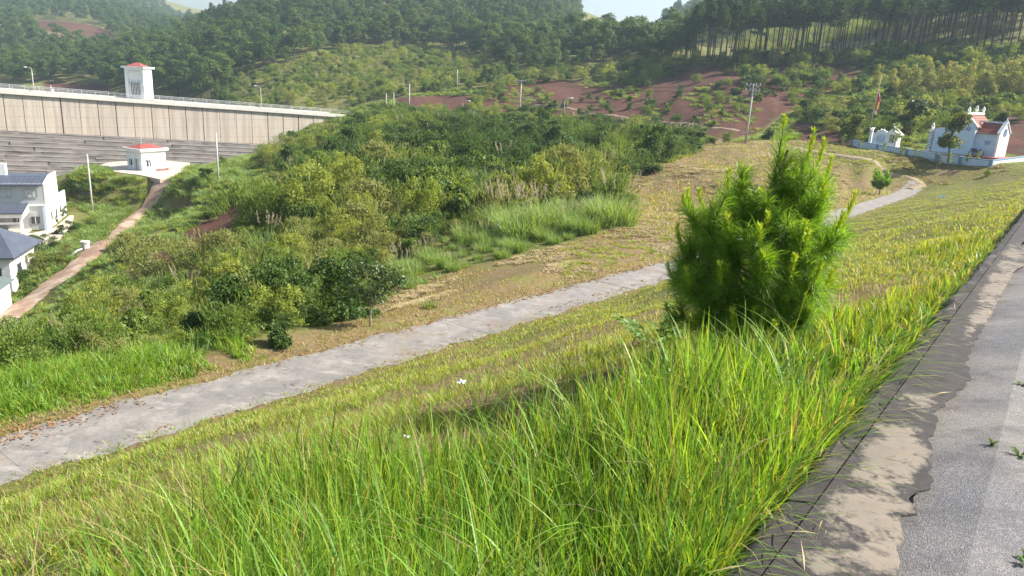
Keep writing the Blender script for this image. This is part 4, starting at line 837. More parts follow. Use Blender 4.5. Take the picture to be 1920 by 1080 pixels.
def foliage(lobes, n, leaf, rng, up=.5, rnd=.7, asp=.5, depth=.45):
    p, d = lobes_cloud(lobes, n, rng, depth); nrm = unit(d + np.array([0, 0, up]) + rng.normal(size=(n, 3)) * rnd); ax = unit(np.cross(nrm, rng.normal(size=(n, 3))))
    L = leaf * rng.uniform(.6, 1.4, n); return cards(p, ax, nrm, L, L * asp * rng.uniform(.7, 1.3, n), rng)
def rand_lobes(rng, n, R, H, z0, r0, r1, flat=.8):
    out = []
    for i in range(n):
        a = rng.uniform(0, 6.283); q = R * math.sqrt(rng.uniform(0, 1)) * .7; z = z0 + (H - z0) * rng.uniform(.12, .88); r = rng.uniform(r0, r1)
        k = 1 - .55 * ((z - z0) / (H - z0)) ** 2; out.append((q * math.cos(a) * k, q * math.sin(a) * k, z, r, r * rng.uniform(.85, 1.15), r * flat))
    return out
def trunk_mesh(name, rng, H, r, m, limbs=0, lobes=None, bend=.25):
    b = MB(); p = [(bend * math.sin(t * 2.2 + rng.uniform(0, .2)) * t, bend * .5 * math.sin(t * 3), H * t if t > 0 else -.4) for t in (0, .2, .45, .7, 1)]
    b.tube(p, [r * 1.15, r, r * .8, r * .55, r * .25], 7)
    for i in range(limbs):
        L = lobes[i % len(lobes)]; s = rng.uniform(.4, .75); q = p[2] if s < .55 else p[3]; b.tube([q, tuple(np.array(q) * .4 + np.array(L[:3]) * .6 + np.array([0, 0, .2])), L[:3]], [r * .4, r * .26, r * .1], 5)
    return b.mesh(name, m, smooth=True)
def vm(name, VF, m): return np_mesh(name, VF[0], VF[1], [m])

# ---- prototypes (mesh data only; every object below links one of these)
def forest_variant(i):
    rng = np.random.default_rng(100 + i); H = rng.uniform(8.5, 12.5); lo = rand_lobes(rng, 9, H * .33, H, H * .22, H * .13, H * .21, .75)
    return vm('forest_crown', foliage(lo, 1500, .62, rng, .6, .7, .6), M['leaf_forest']), trunk_mesh('forest_trunk', rng, H * .8, .17, M['bark'], 4, lo), H
FOREST = [forest_variant(i) for i in range(7)]
def pine_variant(i):
    rng = np.random.default_rng(200 + i); H = rng.uniform(14, 18); z0 = H * rng.uniform(.52, .62); C = []; A = []; b = MB(); bend = rng.uniform(-.5, .5)
    tx = lambda z: bend * (z / H) ** 2
    b.tube([(tx(H * t), 0, H * t - .4) for t in (0, .3, .6, .85, 1)], [.17, .15, .12, .07, .03], 7)
    z = z0
    while z < H:
        R = 2.6 * (1 - ((z - z0) / (H - z0)) ** 1.6) * rng.uniform(.7, 1.1) + .35; nb = int(rng.integers(3, 6)); a0 = rng.uniform(0, 6.28)
        for k in range(nb):
            a = a0 + 6.283 * k / nb + rng.uniform(-.3, .3); d = np.array([math.cos(a), math.sin(a), rng.uniform(.1, .45)]); L = R * rng.uniform(.7, 1.15); o = np.array([tx(z), 0, z])
            b.tube([o, o + d * L * .6, o + d * L + np.array([0, 0, .12 * L])], [.05, .035, .012], 4)
            n = int(12 + 14 * L); t = rng.uniform(.35, 1.05, n); C.append(o + d * (L * t)[:, None] + rng.normal(size=(n, 3)) * np.array([.32, .32, .22])); A.append(d + rng.normal(size=(n, 3)) * .6 + np.array([0, 0, .4]))
        z += rng.uniform(.55, .95)
    C = np.concatenate(C); A = np.concatenate(A); L = rng.uniform(.4, .85, len(C)); V = cards(C, A, unit(rng.normal(size=C.shape) + np.array([0, 0, .9])), L, L * .42, rng)
    return vm('pine_crown', V, M['leaf_pine_far']), b.mesh('pine_trunk', M['barkfar'], smooth=True), H
PINES = [pine_variant(i) for i in range(6)]
def shrub_variant(i):
    rng = np.random.default_rng(300 + i); kind = ['dark', 'mid', 'yellow', 'dark', 'mid', 'olive', 'mid', 'dark'][i]; H = rng.uniform(1.9, 2.7)
    lo = rand_lobes(rng, 11, H * .80, H * rng.uniform(.9, 1.12), 0.0, H * .15, H * .28, .85) + [(0, 0, H * .35, H * .42, H * .42, H * .36)]
    V, F = foliage(lo, 2700, (.15, .22, .18, .24, .16, .15, .27, .19)[i], rng, .5, .9, (.5, .6, .35, .6, .4, .45, .6, .5)[i], .6)
    n = (40, 120, 60, 30, 140, 130, 50, 30)[i]; a = rng.uniform(0, 6.28, n); q = H * .75 * np.sqrt(rng.uniform(0, 1, n)); c = np.stack([q * np.cos(a), q * np.sin(a), H * .70 * (1 - .5 * (q / H) ** 2) + rng.uniform(0, .35, n) * H], 1)
    V2, F2 = cards(c, np.stack([np.cos(a) * .4, np.sin(a) * .4, np.ones(n)], 1) + rng.normal(size=(n, 3)) * .25, unit(rng.normal(size=(n, 3))), rng.uniform(.25, .6, n), rng.uniform(.04, .08, n), rng)
    V = np.concatenate([V, V2]); F = np.concatenate([F, F2 + len(V) - len(V2)]); V[:, 2] = np.where(V[:, 2] < 0, V[:, 2] * .3, V[:, 2])
    return vm('shrub', (V, F), M['leaf_' + kind]), kind, H
SHRUBS = [shrub_variant(i) for i in range(8)]
def blades(base, H, W, az, lean, droop, seg, rng, twist=.6):
    """curved tapering grass blades; returns V, F"""
    n = len(base); t = np.linspace(0, 1, seg + 1)[None]; d = np.stack([np.cos(az), np.sin(az)], 1); tw = az + np.pi / 2 + rng.normal(size=n) * twist; sd = np.stack([np.cos(tw), np.sin(tw)], 1)
    out = (lean[:, None] * t + droop[:, None] * t ** 2.4) * H[:, None]; up = H[:, None] * (t * (1 - .18 * lean[:, None] ** 2) - .62 * droop[:, None] * t ** 3.2)
    cx = base[:, None, 0] + d[:, None, 0] * out; cy = base[:, None, 1] + d[:, None, 1] * out; cz = base[:, None, 2] + up
    w = W[:, None] * .5 * np.clip(1.02 - t ** 2.2, 0, 1) * (.55 + .9 * t * (1 - t) + .45 * (1 - t))
    L = np.stack([cx - sd[:, None, 0] * w, cy - sd[:, None, 1] * w, cz], -1); R = np.stack([cx + sd[:, None, 0] * w, cy + sd[:, None, 1] * w, cz], -1)
    V = np.stack([L, R], 2).reshape(n, -1, 3); m = V.shape[1]; k = np.arange(n)[:, None] * m
    F = np.concatenate([(k + np.array([[2 * i, 2 * i + 1, 2 * i + 3, 2 * i + 2]]))[:, None] for i in range(seg)], 1).reshape(-1, 4)
    return V.reshape(-1, 3), F
def reed_variant(i):
    rng = np.random.default_rng(400 + i); n = 360; a = rng.uniform(0, 6.28, n); q = .95 * np.sqrt(rng.uniform(0, 1, n)); base = np.stack([q * np.cos(a), q * np.sin(a), np.zeros(n)], 1)
    V, F = blades(base, rng.uniform(.8, 1.9, n), rng.uniform(.03, .055, n), a + rng.normal(size=n) * 1.3, rng.uniform(.03, .4, n), rng.uniform(.05, .55, n), 5, rng); mi = np.zeros(len(F), int)
    if i >= 2:
        k = 9; a = rng.uniform(0, 6.28, k); b0 = np.stack([.3 * np.cos(a), .3 * np.sin(a), np.zeros(k)], 1); Hs = rng.uniform(2.2, 2.8, k); V2, F2 = blades(b0, Hs, np.full(k, .025), a, np.full(k, .15), np.full(k, .08), 4, rng); 
        C = []; A = []
        for j in range(k):
            for t in np.linspace(.80, 1.04, 16): C.append(b0[j] + np.array([math.cos(a[j]), math.sin(a[j]), 0]) * (.15 * t + .08 * t ** 2.4) * Hs[j] + np.array([0, 0, Hs[j] * t * .96])); A.append([math.cos(a[j]) * .5, math.sin(a[j]) * .5, 1])
        C = np.array(C) + rng.normal(size=(len(C), 3)) * .03; V3, F3 = cards(C, np.array(A) + rng.normal(size=(len(C), 3)) * .3, unit(rng.normal(size=C.shape)), np.full(len(C), .17), np.full(len(C), .035), rng)
        F = np.concatenate([F, F2 + len(V), F3 + len(V) + len(V2)]); V = np.concatenate([V, V2, V3]); mi = np.concatenate([mi, np.zeros(len(F2), int), np.ones(len(F3), int)])
    return np_mesh('reed_clump', V, F, [M['leaf_reed'], M['plume']], midx=mi), 'reed', 2.0
REEDS = [reed_variant(i) for i in range(4)]
def acacia_variant(i):
    rng = np.random.default_rng(500 + i); H = rng.uniform(6.0, 7.6); lo = [(rng.normal() * .35, rng.normal() * .35, H * t, 1.15 * (1.15 - t) + .35, 1.15 * (1.15 - t) + .35, .9) for t in np.linspace(.2, .93, 8)]
    return vm('acacia_crown', foliage(lo, 1900, .34, rng, .5, .8, .4), M['leaf_acacia']), trunk_mesh('acacia_trunk', rng, H * .8, .07, M['stem'], 3, lo), H
ACACIA = [acacia_variant(i) for i in range(4)]
def round_variant(i):
    rng = np.random.default_rng(600 + i); H = 3.4; lo = rand_lobes(rng, 10, 1.5, H, .7, .55, .8, .8)
    return vm('round_crown', foliage(lo, 2600, .22, rng, .6, .7, .6), M['leaf_orange' if i == 1 else 'leaf_sapling']), trunk_mesh('round_trunk', rng, 2.4, .08, M['bark'], 5, lo), H
ROUND = [round_variant(i) for i in range(3)]
def sapling_variant(i):
    rng = np.random.default_rng(650 + i); H = 1.5; lo = [(rng.normal() * .12, rng.normal() * .12, z, .22, .22, .2) for z in (.7, .95, 1.2, 1.4)]
    V, F = foliage(lo, 120, .16, rng, .5, .8, .5); b = trunk_mesh('t', rng, 1.4, .022, M['stem'], 2, lo, .08)
    return vm('sapling_crown', (V, F), M['leaf_mid']), b, H
SAPL = [sapling_variant(i) for i in range(3)]

# ---- linking individuals
def put(name, me, p, sc, rz, label, cat, group=None, sink=.0):
    o = bpy.data.objects.new(name, me); COL.objects.link(o); o.location = (float(p[0]), float(p[1]), float(p[2]) - sink); o.rotation_euler = (0, 0, rz); o.scale = (sc, sc, sc) if not hasattr(sc, '__len__') else sc
    tag(o, label, cat, group); return o
def put_tree(name, proto, p, sc, rz, label, cat, group=None, tilt=0.0):
    e = empty(name, p, rz); e.scale = (sc,) * 3 if not hasattr(sc, '__len__') else sc; e.rotation_euler = (0, tilt, rz); tag(e, label, cat, group)
    t = bpy.data.objects.new('trunk', proto[1]); COL.objects.link(t); t.parent = e; c = bpy.data.objects.new('crown', proto[0]); COL.objects.link(c); c.parent = e; return e, c
def scatter(n, d0, d1, a0, a1, rng, power=1.0):
    """ground points, uniform over area (power 1) or denser close by (power 0)"""
    az = np.radians(rng.uniform(a0, a1, n)); t = rng.uniform(0, 1, n); d = np.sqrt(d0 ** 2 + t * (d1 ** 2 - d0 ** 2)) if power == 1 else d0 * (d1 / d0) ** t
    x, y = np.sin(az) * d, np.cos(az) * d; z = ground_z(x, y); u, v = proj(np.stack([x, y, z], -1)); return np.stack([x, y, z], 1), u, v
def thin(P, r, rng):
    """keeps points at least r apart (grid dart test)"""
    keep = []; cell = {}
    for i in rng.permutation(len(P)):
        rr = r[i] if hasattr(r, '__len__') else r; c = (int(P[i, 0] // 4), int(P[i, 1] // 4)); ok = True
        for a in range(c[0] - 2, c[0] + 3):
            for b in range(c[1] - 2, c[1] + 3):
                for j in cell.get((a, b), ()):
                    if (P[i, 0] - P[j, 0]) ** 2 + (P[i, 1] - P[j, 1]) ** 2 < rr * rr: ok = False; break
                if not ok: break
            if not ok: break
        if ok: keep.append(i); cell.setdefault(c, []).append(i)
    return np.array(keep, int)
def instancer(name, P, kidx, rz, sc, sources, label, tilt=None):
    """one stuff object that sets copies of the given plants on its points"""
    me = bpy.data.meshes.new(name); me.vertices.add(len(P)); me.vertices.foreach_set('co', np.asarray(P, np.float32).ravel())
    a = me.attributes.new('kind_index', 'INT', 'POINT'); a.data.foreach_set('value', np.asarray(kidx, np.int32))
    a = me.attributes.new('spin', 'FLOAT_VECTOR', 'POINT'); r = np.zeros((len(P), 3), np.float32); r[:, 2] = rz; a.data.foreach_set('vector', r.ravel())
    a = me.attributes.new('size', 'FLOAT_VECTOR', 'POINT'); s3 = np.repeat(np.asarray(sc, np.float32)[:, None], 3, 1) if np.ndim(sc) == 1 else np.asarray(sc, np.float32); a.data.foreach_set('vector', s3.ravel())
    o = ob(name, me); tag(o, label, kind='stuff')
    g = bpy.data.node_groups.new(name + '_nodes', 'GeometryNodeTree'); g.interface.new_socket('Geometry', in_out='INPUT', socket_type='NodeSocketGeometry'); g.interface.new_socket('Geometry', in_out='OUTPUT', socket_type='NodeSocketGeometry')
    gi = g.nodes.new('NodeGroupInput'); go = g.nodes.new('NodeGroupOutput'); j = g.nodes.new('GeometryNodeJoinGeometry')
    def named(nm, ty): q = g.nodes.new('GeometryNodeInputNamedAttribute'); q.data_type = ty; q.inputs['Name'].default_value = nm; return q.outputs['Attribute']
    ki, sp, sz = named('kind_index', 'INT'), named('spin', 'FLOAT_VECTOR'), named('size', 'FLOAT_VECTOR')
    for k, src in enumerate(sources):
        c = g.nodes.new('FunctionNodeCompare'); c.data_type = 'INT'; c.operation = 'EQUAL'
        ii = [s for s in c.inputs if s.type == 'INT']; g.links.new(ki, ii[0]); ii[1].default_value = k
        oi = g.nodes.new('GeometryNodeObjectInfo'); oi.transform_space = 'ORIGINAL'; oi.inputs['Object'].default_value = src; oi.inputs['As Instance'].default_value = True
        ip = g.nodes.new('GeometryNodeInstanceOnPoints'); g.links.new(gi.outputs[0], ip.inputs['Points']); g.links.new(c.outputs['Result'], ip.inputs['Selection']); g.links.new(oi.outputs['Geometry'], ip.inputs['Instance']); g.links.new(sp, ip.inputs['Rotation']); g.links.new(sz, ip.inputs['Scale'])
        g.links.new(ip.outputs['Instances'], j.inputs[0])
    g.links.new(j.outputs[0], go.inputs[0]); md = o.modifiers.new('plants', 'NODES'); md.node_group = g; return o
rng = np.random.default_rng(11)
any_in = lambda u, v, polys: np.any([in_poly(u, v, p) for p in polys], axis=0)

# ---- thicket on the mound
THICK = [[(-60, 742), (-60, 700), (40, 680), (120, 640), (210, 585), (290, 530), (350, 500), (400, 490), (450, 455), (520, 380), (560, 330), (480, 318), (540, 285), (620, 262), (640, 240), (900, 232), (1100, 240), (1300, 268), (1312, 286), (1235, 312), (1140, 365), (1175, 420), (1000, 468), (770, 540), (650, 606), (560, 645), (440, 665), (200, 700), (60, 725)]]
HOLES = [[(335, 445), (400, 400), (520, 345), (520, 400), (470, 440), (430, 500), (350, 505)], RED[1], RED[2], RED[6], RED[7], RED[12]]
P, u, v = scatter(16000, 20, 190, -37, 22, rng); d = np.hypot(P[:, 0], P[:, 1])
ok = any_in(u, v, THICK) & ~any_in(u, v, HOLES); P, u, v, d = P[ok], u[ok], v[ok], d[ok]
big = rng.uniform(0, 1, len(P)) < .30; ib = np.nonzero(big)[0]; i2 = np.nonzero(~big)[0]
kb = ib[thin(P[ib], np.where(d[ib] < 45, 1.7, np.where(d[ib] < 75, 2.2, 2.7)), rng)]; ks = i2[thin(P[i2], np.where(d[i2] < 45, 1.1, np.where(d[i2] < 75, 1.35, 1.8)), rng)]
k = np.concatenate([kb, ks]); isbig = np.concatenate([np.ones(len(kb), bool), np.zeros(len(ks), bool)]); P, u, v, d = P[k], u[k], v[k], d[k]
size = np.where(isbig, rng.uniform(.85, 1.5, len(P)) * np.where(d > 55, 1.18, 1.0), rng.uniform(.35, .75, len(P))) * np.where(d < 45, .70, 1.0) * np.where((u < 420) & (d < 60), .78, 1.0)
edge_front = (v > 395) & (u > 740) & (v > 545 - (u - 770) * .34 - 55)
pn = bumps(P[:, 0], P[:, 1], 5.0) + .5 * rng.normal(size=len(P)); typ = np.where(pn > .6, rng.choice([2, 5, 4], len(P)), np.where(pn < -.1, rng.choice([0, 3, 7], len(P)), rng.integers(0, 8, len(P)))); isreed = edge_front | (rng.uniform(0, 1, len(P)) < .13); apparent = size / d
order = np.argsort(-apparent); DESC = {'dark': 'dark green leafy shrub in the thicket ', 'mid': 'fresh green leafy shrub in the thicket ', 'yellow': 'yellow-green leafy shrub in the thicket ', 'olive': 'pale olive shrub in the thicket '}
def mound_zone(a, b): return 'just beyond the lower path' if b > 560 else 'on the flank above the dirt road' if a < 430 else 'along the crest of the mound' if b < 300 else 'near the mown bank' if a > 900 else 'around the small red earth cut' if a < 560 else 'in the middle of the mound'
src_shrub = {}; src_reed = {}; rest = []; cnt = {}
for j in order:
    if isreed[j]:
        kq = int(rng.integers(0, 4)); kd = 'reed'
        if cnt.get(kd, 0) < 170: o = put('reed_clump', REEDS[kq][0], P[j], size[j] * rng.uniform(.85, 1.1), rng.uniform(0, 6.28), 'tall grass clump with seed plumes among the shrubs on the mound' if kq >= 2 else 'tall leafy grass clump at the edge of the thicket on the mound', 'tall grass', 'plumed grass clumps on the mound' if kq >= 2 else 'leafy grass clumps on the mound', .05); src_reed.setdefault(kq, o); cnt[kd] = cnt.get(kd, 0) + 1
        else: rest.append((j, 8 + kq))
    else:
        kq = int(typ[j]); kd = SHRUBS[kq][1]
        if cnt.get('shrub', 0) < 300: o = put('shrub', SHRUBS[kq][0], P[j], (size[j], size[j], size[j] * rng.uniform(.8, 1.25)), rng.uniform(0, 6.28), DESC[kd] + mound_zone(u[j], v[j]), 'shrub', kd + ' shrubs ' + mound_zone(u[j], v[j]), .08); src_shrub.setdefault(kq, o); cnt['shrub'] = cnt.get('shrub', 0) + 1
        else: rest.append((j, kq))
PROT = [src_shrub[i] for i in range(8)] + [src_reed[i] for i in range(4)]
jj = np.array([r[0] for r in rest]); kk = np.array([r[1] for r in rest])
instancer('thicket', P[jj] - np.array([0, 0, .08]), kk, rng.uniform(0, 6.28, len(jj)), size[jj], PROT, 'mass of farther shrubs and tall grass covering the mound')
print('thicket', len(P), 'stuff', len(jj))

# ---- low cover: weeds and grass tufts over the green ground of the valley and hills
TUFT = None
def tuft_variant(i, m, h):
    rg = np.random.default_rng(700 + i); n = 70; a = rg.uniform(0, 6.28, n); q = .45 * np.sqrt(rg.uniform(0, 1, n)); base = np.stack([q * np.cos(a), q * np.sin(a), np.full(n, -.03)], 1)
    return vm('weed_tuft', blades(base, rg.uniform(.5, 1.0, n) * h, rg.uniform(.03, .07, n), a + rg.normal(size=n), rg.uniform(.1, .8, n), rg.uniform(0, .6, n), 3, rg), m)
TM = [tuft_variant(0, M['leaf_mid'], .55), tuft_variant(1, M['leaf_yellow'], .45), tuft_variant(2, M['leaf_reed'], .65), tuft_variant(3, M['straw'], .28)]
TSP = [hit(330, 430), hit(250, 470), hit(360, 350), hit(1260, 395)]
TL = ['bushy green weed tuft in the valley grass beside the dirt road', 'yellow-green weed tuft in the valley grass beside the dirt road', 'tall green weed tuft below the utility pole in the brush', 'dry straw tuft on the mown bank']
TO = [put('weed_tuft', TM[i], TSP[i], 1.2, 0, TL[i], 'weed') for i in range(4)]
VALLEY = [[(105, 380), (115, 345), (175, 305), (215, 330), (190, 400), (150, 410)], [(-60, 650), (-60, 500), (0, 470), (95, 470), (130, 430), (180, 400), (195, 330), (260, 335), (300, 340), (360, 300), (480, 280), (560, 280), (620, 250), (560, 330), (480, 400), (440, 470), (350, 510), (220, 590), (120, 650), (-60, 710)]]
ROADPX = [[(-60, 665), (0, 600), (60, 553), (130, 498), (185, 453), (240, 403), (278, 365), (292, 340), (325, 335), (318, 360), (290, 395), (250, 430), (195, 478), (140, 525), (70, 580), (0, 630), (-60, 690)], [(-60, 420), (100, 420), (140, 385), (180, 405), (95, 468), (60, 480), (-60, 520)], [(170, 300), (360, 300), (350, 325), (300, 340), (210, 325)]]
Q, qu, qv = scatter(60000, 16, 240, -37, 34, rng, 1); qd = np.hypot(Q[:, 0], Q[:, 1]); val = any_in(qu, qv, VALLEY) & ~any_in(qu, qv, ROADPX); th = any_in(qu, qv, THICK)
reds = any_in(qu, qv, RED[1:]) ; _s, _n = sn(Q[:, 0], Q[:, 1])
back = (qd > 118) & (qu > 540) & (qv < 300) & (qv > 60) & ~any_in(qu, qv, RED) & ~any_in(qu, qv, DRY)
left = (qu < 470) & (_n > 16.0) & (qv > 590) & ~any_in(qu, qv, ROADPX)
redg = in_poly(qu, qv, RED[0]) & (bumps(Q[:, 0], Q[:, 1], 4.0) > .35) & (rng.uniform(0, 1, len(Q)) < .16)
ok = (redg | val | (th & (rng.uniform(0, 1, len(Q)) < .6)) | (left) | (back & (rng.uniform(0, 1, len(Q)) < .5))) & ~reds; Q, qd, qu, qv = Q[ok], qd[ok], qu[ok], qv[ok]
kq = rng.choice(3, len(Q), p=[.4, .35, .25]); instancer('ground_cover', Q, kq, rng.uniform(0, 6.28, len(Q)), rng.uniform(.5, 1.2, len(Q)) * np.clip(qd / 70, .55, 1.7), TO[:3], 'low weeds and grass covering the valley floor and hillsides')
print('cover', len(Q))

# ---- single bushes in the valley
for (bu, bv, s, k, lb) in [(385, 338, .95, 3, 'dark round bush below the slim pole in the brush'), (410, 402, 1.1, 4, 'bright green bush on top of the small red earth cut'), (440, 385, .9, 6, 'fresh green bush at the upper end of the red earth cut'), (395, 415, .8, 1, 'low green bush on the rim of the red earth cut'), (240, 490, 1.2, 5, 'pale yellow-green bush beside the dirt road bend'), (75, 478, 1.0, 7, 'dark bush behind the shed with the hipped roof'), (100, 470, .7, 0, 'dark shrub at the corner of the works yard'), (40, 535, .9, 3, 'dark bush beside the lean-to roof'), (140, 440, .8, 0, 'dark bush beside the works yard track'), (175, 425, .7, 4, 'green bush at the foot of the slim knoll pole'), (112, 440, .55, 7, 'small dark bush at the end of the works yard'), (75, 510, .9, 5, 'yellow-green bush below the shed'), (230, 465, .7, 6, 'small green bush beside the dirt road'), (275, 520, .8, 1, 'green bush below the small bare patch'), (420, 310, .8, 6, 'green bush on the slope right of the small house'), (460, 295, .9, 4, 'green bush near the foot of the dam wall'), (500, 285, 1.0, 2, 'yellow-green bush at the foot of the dam wall'), (58, 512, .9, 4, 'green bush growing against the shed wall'), (30, 528, .7, 6, 'green bush between the shed and the lean-to'), (90, 500, .8, 1, 'green bush in the grass right of the shed'), (125, 480, .6, 5, 'pale bush beside the standpipe'), (60, 545, .6, 6, 'low green bush in the grass below the lean-to')]:
    put('bush', SHRUBS[k][0], hit(bu, bv), s, rng.uniform(0, 6), lb, 'bush', sink=.1)
for (bu, bv, s) in [(119, 413, .5), (123, 408, .55), (108, 424, .5)]:
    put('cypress_shrub', SHRUBS[0][0], at_z(bu, bv, YARD_Z + .1), (s * .45, s * .45, s * 1.3), rng.uniform(0, 6), 'slim dark shrub planted along the white end wall', 'shrub', 'slim shrubs along the end wall')

# ---- bushes on the red earth slope and on the hillsides around it
RB = [(1010, 192), (1025, 196), (1040, 200), (1060, 200), (1070, 196), (1090, 192), (1105, 190), (1120, 190), (1140, 196), (1150, 182), (1165, 180), (1180, 175), (1195, 172), (1215, 165), (1180, 190), (1130, 205), (1105, 212), (1140, 212), (1222, 208), (1258, 200), (1262, 228), (1278, 172), (1272, 186), (1305, 156), (1318, 176), (1325, 182), (1320, 192), (1345, 186), (1365, 192), (1375, 178), (1390, 170), (1410, 180), (1420, 190), (1330, 212), (1355, 214), (1440, 182), (1488, 195), (1270, 232), (1300, 234), (1440, 250), (960, 215), (985, 212), (1015, 210), (1180, 205), (1095, 222)]
RB += [(float(a_), float(b_)) for a_, b_ in zip(rng.uniform(930, 1560, 150), rng.uniform(135, 245, 150)) if in_poly(np.array(a_), np.array(b_), RED[0]) and bumps(np.array(a_ * .06), np.array(b_ * .1), 1.0) > .05]
for (bu, bv) in RB: put('slope_bush', SHRUBS[int(rng.choice([0, 3, 4, 6, 7]))][0], hit(bu, bv), rng.uniform(.5, 1.05), rng.uniform(0, 6), 'green bush growing on the bare red earth slope', 'bush', 'bushes on the red earth slope', .1)
HB = [[(1380, 150), (1480, 140), (1580, 155), (1660, 150), (1660, 175), (1570, 180), (1490, 165), (1400, 165)], [(1480, 215), (1560, 200), (1660, 185), (1760, 190), (1900, 195), (1960, 190), (1960, 225), (1880, 232), (1720, 262), (1600, 262), (1540, 250), (1500, 238)], [(1330, 130), (1350, 112), (1650, 98), (1960, 100), (1960, 180), (1900, 185), (1660, 172), (1640, 130), (1480, 128)], [(880, 215), (900, 180), (960, 150), (1090, 130), (1230, 125), (1330, 112), (1300, 135), (1190, 165), (1110, 150), (980, 158), (910, 195)], [(680, 240), (690, 222), (740, 214), (900, 215), (1000, 225), (1000, 240), (700, 250)]]
P, u, v = scatter(5000, 120, 260, -18, 36, rng); ok = any_in(u, v, HB); P, u, v = P[ok], u[ok], v[ok]; k = thin(P, 2.5, rng); P, u, v = P[k], u[k], v[k]; d = np.hypot(P[:, 0], P[:, 1])
hs = rng.uniform(.8, 1.7, len(P)); o_ = np.argsort(d / hs); rest = []
for c_, j in enumerate(o_):
    kq = int(rng.integers(0, 8)); 
    if c_ < 260:
        lb = 'shrub on the hillside behind the shrine' if u[j] > 1480 and v[j] > 150 else ('shrub below the pine plantation' if u[j] > 1320 else 'shrub on the hillside behind the mound'); put('hill_shrub', SHRUBS[kq][0], P[j], hs[j], rng.uniform(0, 6), {'dark': 'dark green ', 'mid': 'green ', 'yellow': 'yellow-green ', 'olive': 'pale olive '}[SHRUBS[kq][1]] + lb, 'shrub', SHRUBS[kq][1] + ' ' + lb, .1)
    else: rest.append(j)
if rest: rest = np.array(rest); instancer('hill_scrub', P[rest], rng.integers(0, 8, len(rest)), rng.uniform(0, 6, len(rest)), hs[rest], PROT[:8], 'scrub on the hillside farther back')
print('hill', len(P))

# ---- light green young trees behind the shrine
for i, (bu, bv, s) in enumerate([(1600, 178, .55), (1640, 168, .7), (1668, 186, .95), (1690, 188, 1.0), (1712, 190, 1.02), (1735, 190, 1.0), (1758, 190, 1.08), (1782, 190, 1.12), (1806, 192, 1.18), (1830, 194, 1.12), (1846, 194, .95), (1868, 186, 1.1), (1888, 185, 1.15), (1912, 186, 1.05), (1735, 175, .9), (1770, 172, .9), (1850, 178, .9), (1700, 232, .6), (1735, 236, .7), (1752, 228, .65), (1680, 245, .55)]):
    put_tree('young_tree', ACACIA[i % 4], hit(bu, bv), s, rng.uniform(0, 6), 'pale yellow-green young tree in the row behind the shrine' if s >= .9 else 'smaller pale young tree near the row behind the shrine', 'tree', 'young trees behind the shrine' if s >= .9 else 'smaller young trees behind the shrine')

# ---- pine plantation on the ridge
P, u, v = scatter(2600, 224, 330, 10, 40, rng); ok = (u > 1290) & (u < 1990); P, u, v = P[ok], u[ok], v[ok]; k = thin(P, 3.7, rng); P, u, v = P[k], u[k], v[k]; d = np.hypot(P[:, 0], P[:, 1])
edge_row = (d < 262); sel = edge_row | (u > 1660) | (rng.uniform(0, 1, len(P)) < .12) ; P, u, v, d = P[sel], u[sel], v[sel], d[sel]; o_ = np.argsort(d); pcrown = {}
pz_ = lambda j: ('in the front row ' if d[j] < 236 else 'deeper in ') + ('above the red earth slope' if u[j] < 1570 else 'above the young trees')
rest = []
for c_, j in enumerate(o_):
    kq = int(rng.integers(0, 6)); sc = rng.uniform(.82, 1.12)
    if c_ < 300: _, cr = put_tree('pine_tree', PINES[kq], P[j], sc, rng.uniform(0, 6), 'dark plantation pine with bare trunk ' + pz_(j), 'pine tree', 'plantation pines ' + pz_(j), rng.normal() * .03); pcrown.setdefault(kq, cr)
    else: rest.append(j)
print('pines', len(P))
# ---- forest on the hills
LIGHTS = [[(420, 215), (440, 150), (560, 120), (640, 92), (800, 92), (900, 112), (960, 140), (880, 190), (760, 205), (640, 225), (500, 225)], [(1380, 100), (1690, 100), (1690, -60), (1380, -20)]]
P, u, v = scatter(85000, 225, 1350, -36, 37, rng, 0); d = np.hypot(P[:, 0], P[:, 1])
lake = (P[:, 2] < LAKE_Z + 1.0) & (u < 420)
red_far = any_in(u, v, [RED[9], RED[10], RED[11], DRY[1], RED[0], RED[5]])
lg = any_in(u, v, LIGHTS[:1]) | (in_poly(u, v, LIGHTS[1]) & (d > 300)); pine_area = (u > 1290) & (d < 335); damfront = (u < 720) & (((P[:, :2] - dA[:2]) @ np.array([-dam_dir[1], dam_dir[0]])) < 9)
ok = ~lake & ~red_far & ~lg & ~pine_area & ~damfront & (v < 225) & (v > -190) & ~((u > 1085) & (u < 1245) & (d > 440)) & ~any_in(u, v, HB[3:4]); P, u, v, d = P[ok], u[ok], v[ok], d[ok]
k = thin(P, np.clip(d / 95, 4.4, 8.0), rng); P, u, v, d = P[k], u[k], v[k], d[k]
fs = rng.uniform(.62, 1.18, len(P)) * np.where(d > 600, 1.15, 1.0) * np.where((d < 300) & (v > 120), .7, 1.0); fcrown = {}; o_ = np.argsort(d / fs); rest2 = []
for c_, j in enumerate(o_):
    kq = int(rng.integers(0, 7))
    if c_ < 300:
        lb, gp = ('broad dark tree in the wood behind the dam', 'trees behind the dam') if u[j] < 560 else (('dark tree in the wood above the red earth slope', 'trees above the red slope') if u[j] > 1000 else ('dark tree in the wood above the pale green slope', 'trees above the green slope'))
        _, cr = put_tree('forest_tree', FOREST[kq], P[j], (fs[j], fs[j], fs[j] * rng.uniform(.9, 1.2)), rng.uniform(0, 6), lb, 'tree', gp); fcrown.setdefault(kq, cr)
    else: rest2.append(j)
r2 = np.array(rest2); mixp = (rng.uniform(0, 1, len(r2)) < .30) & (u[r2] > 380)
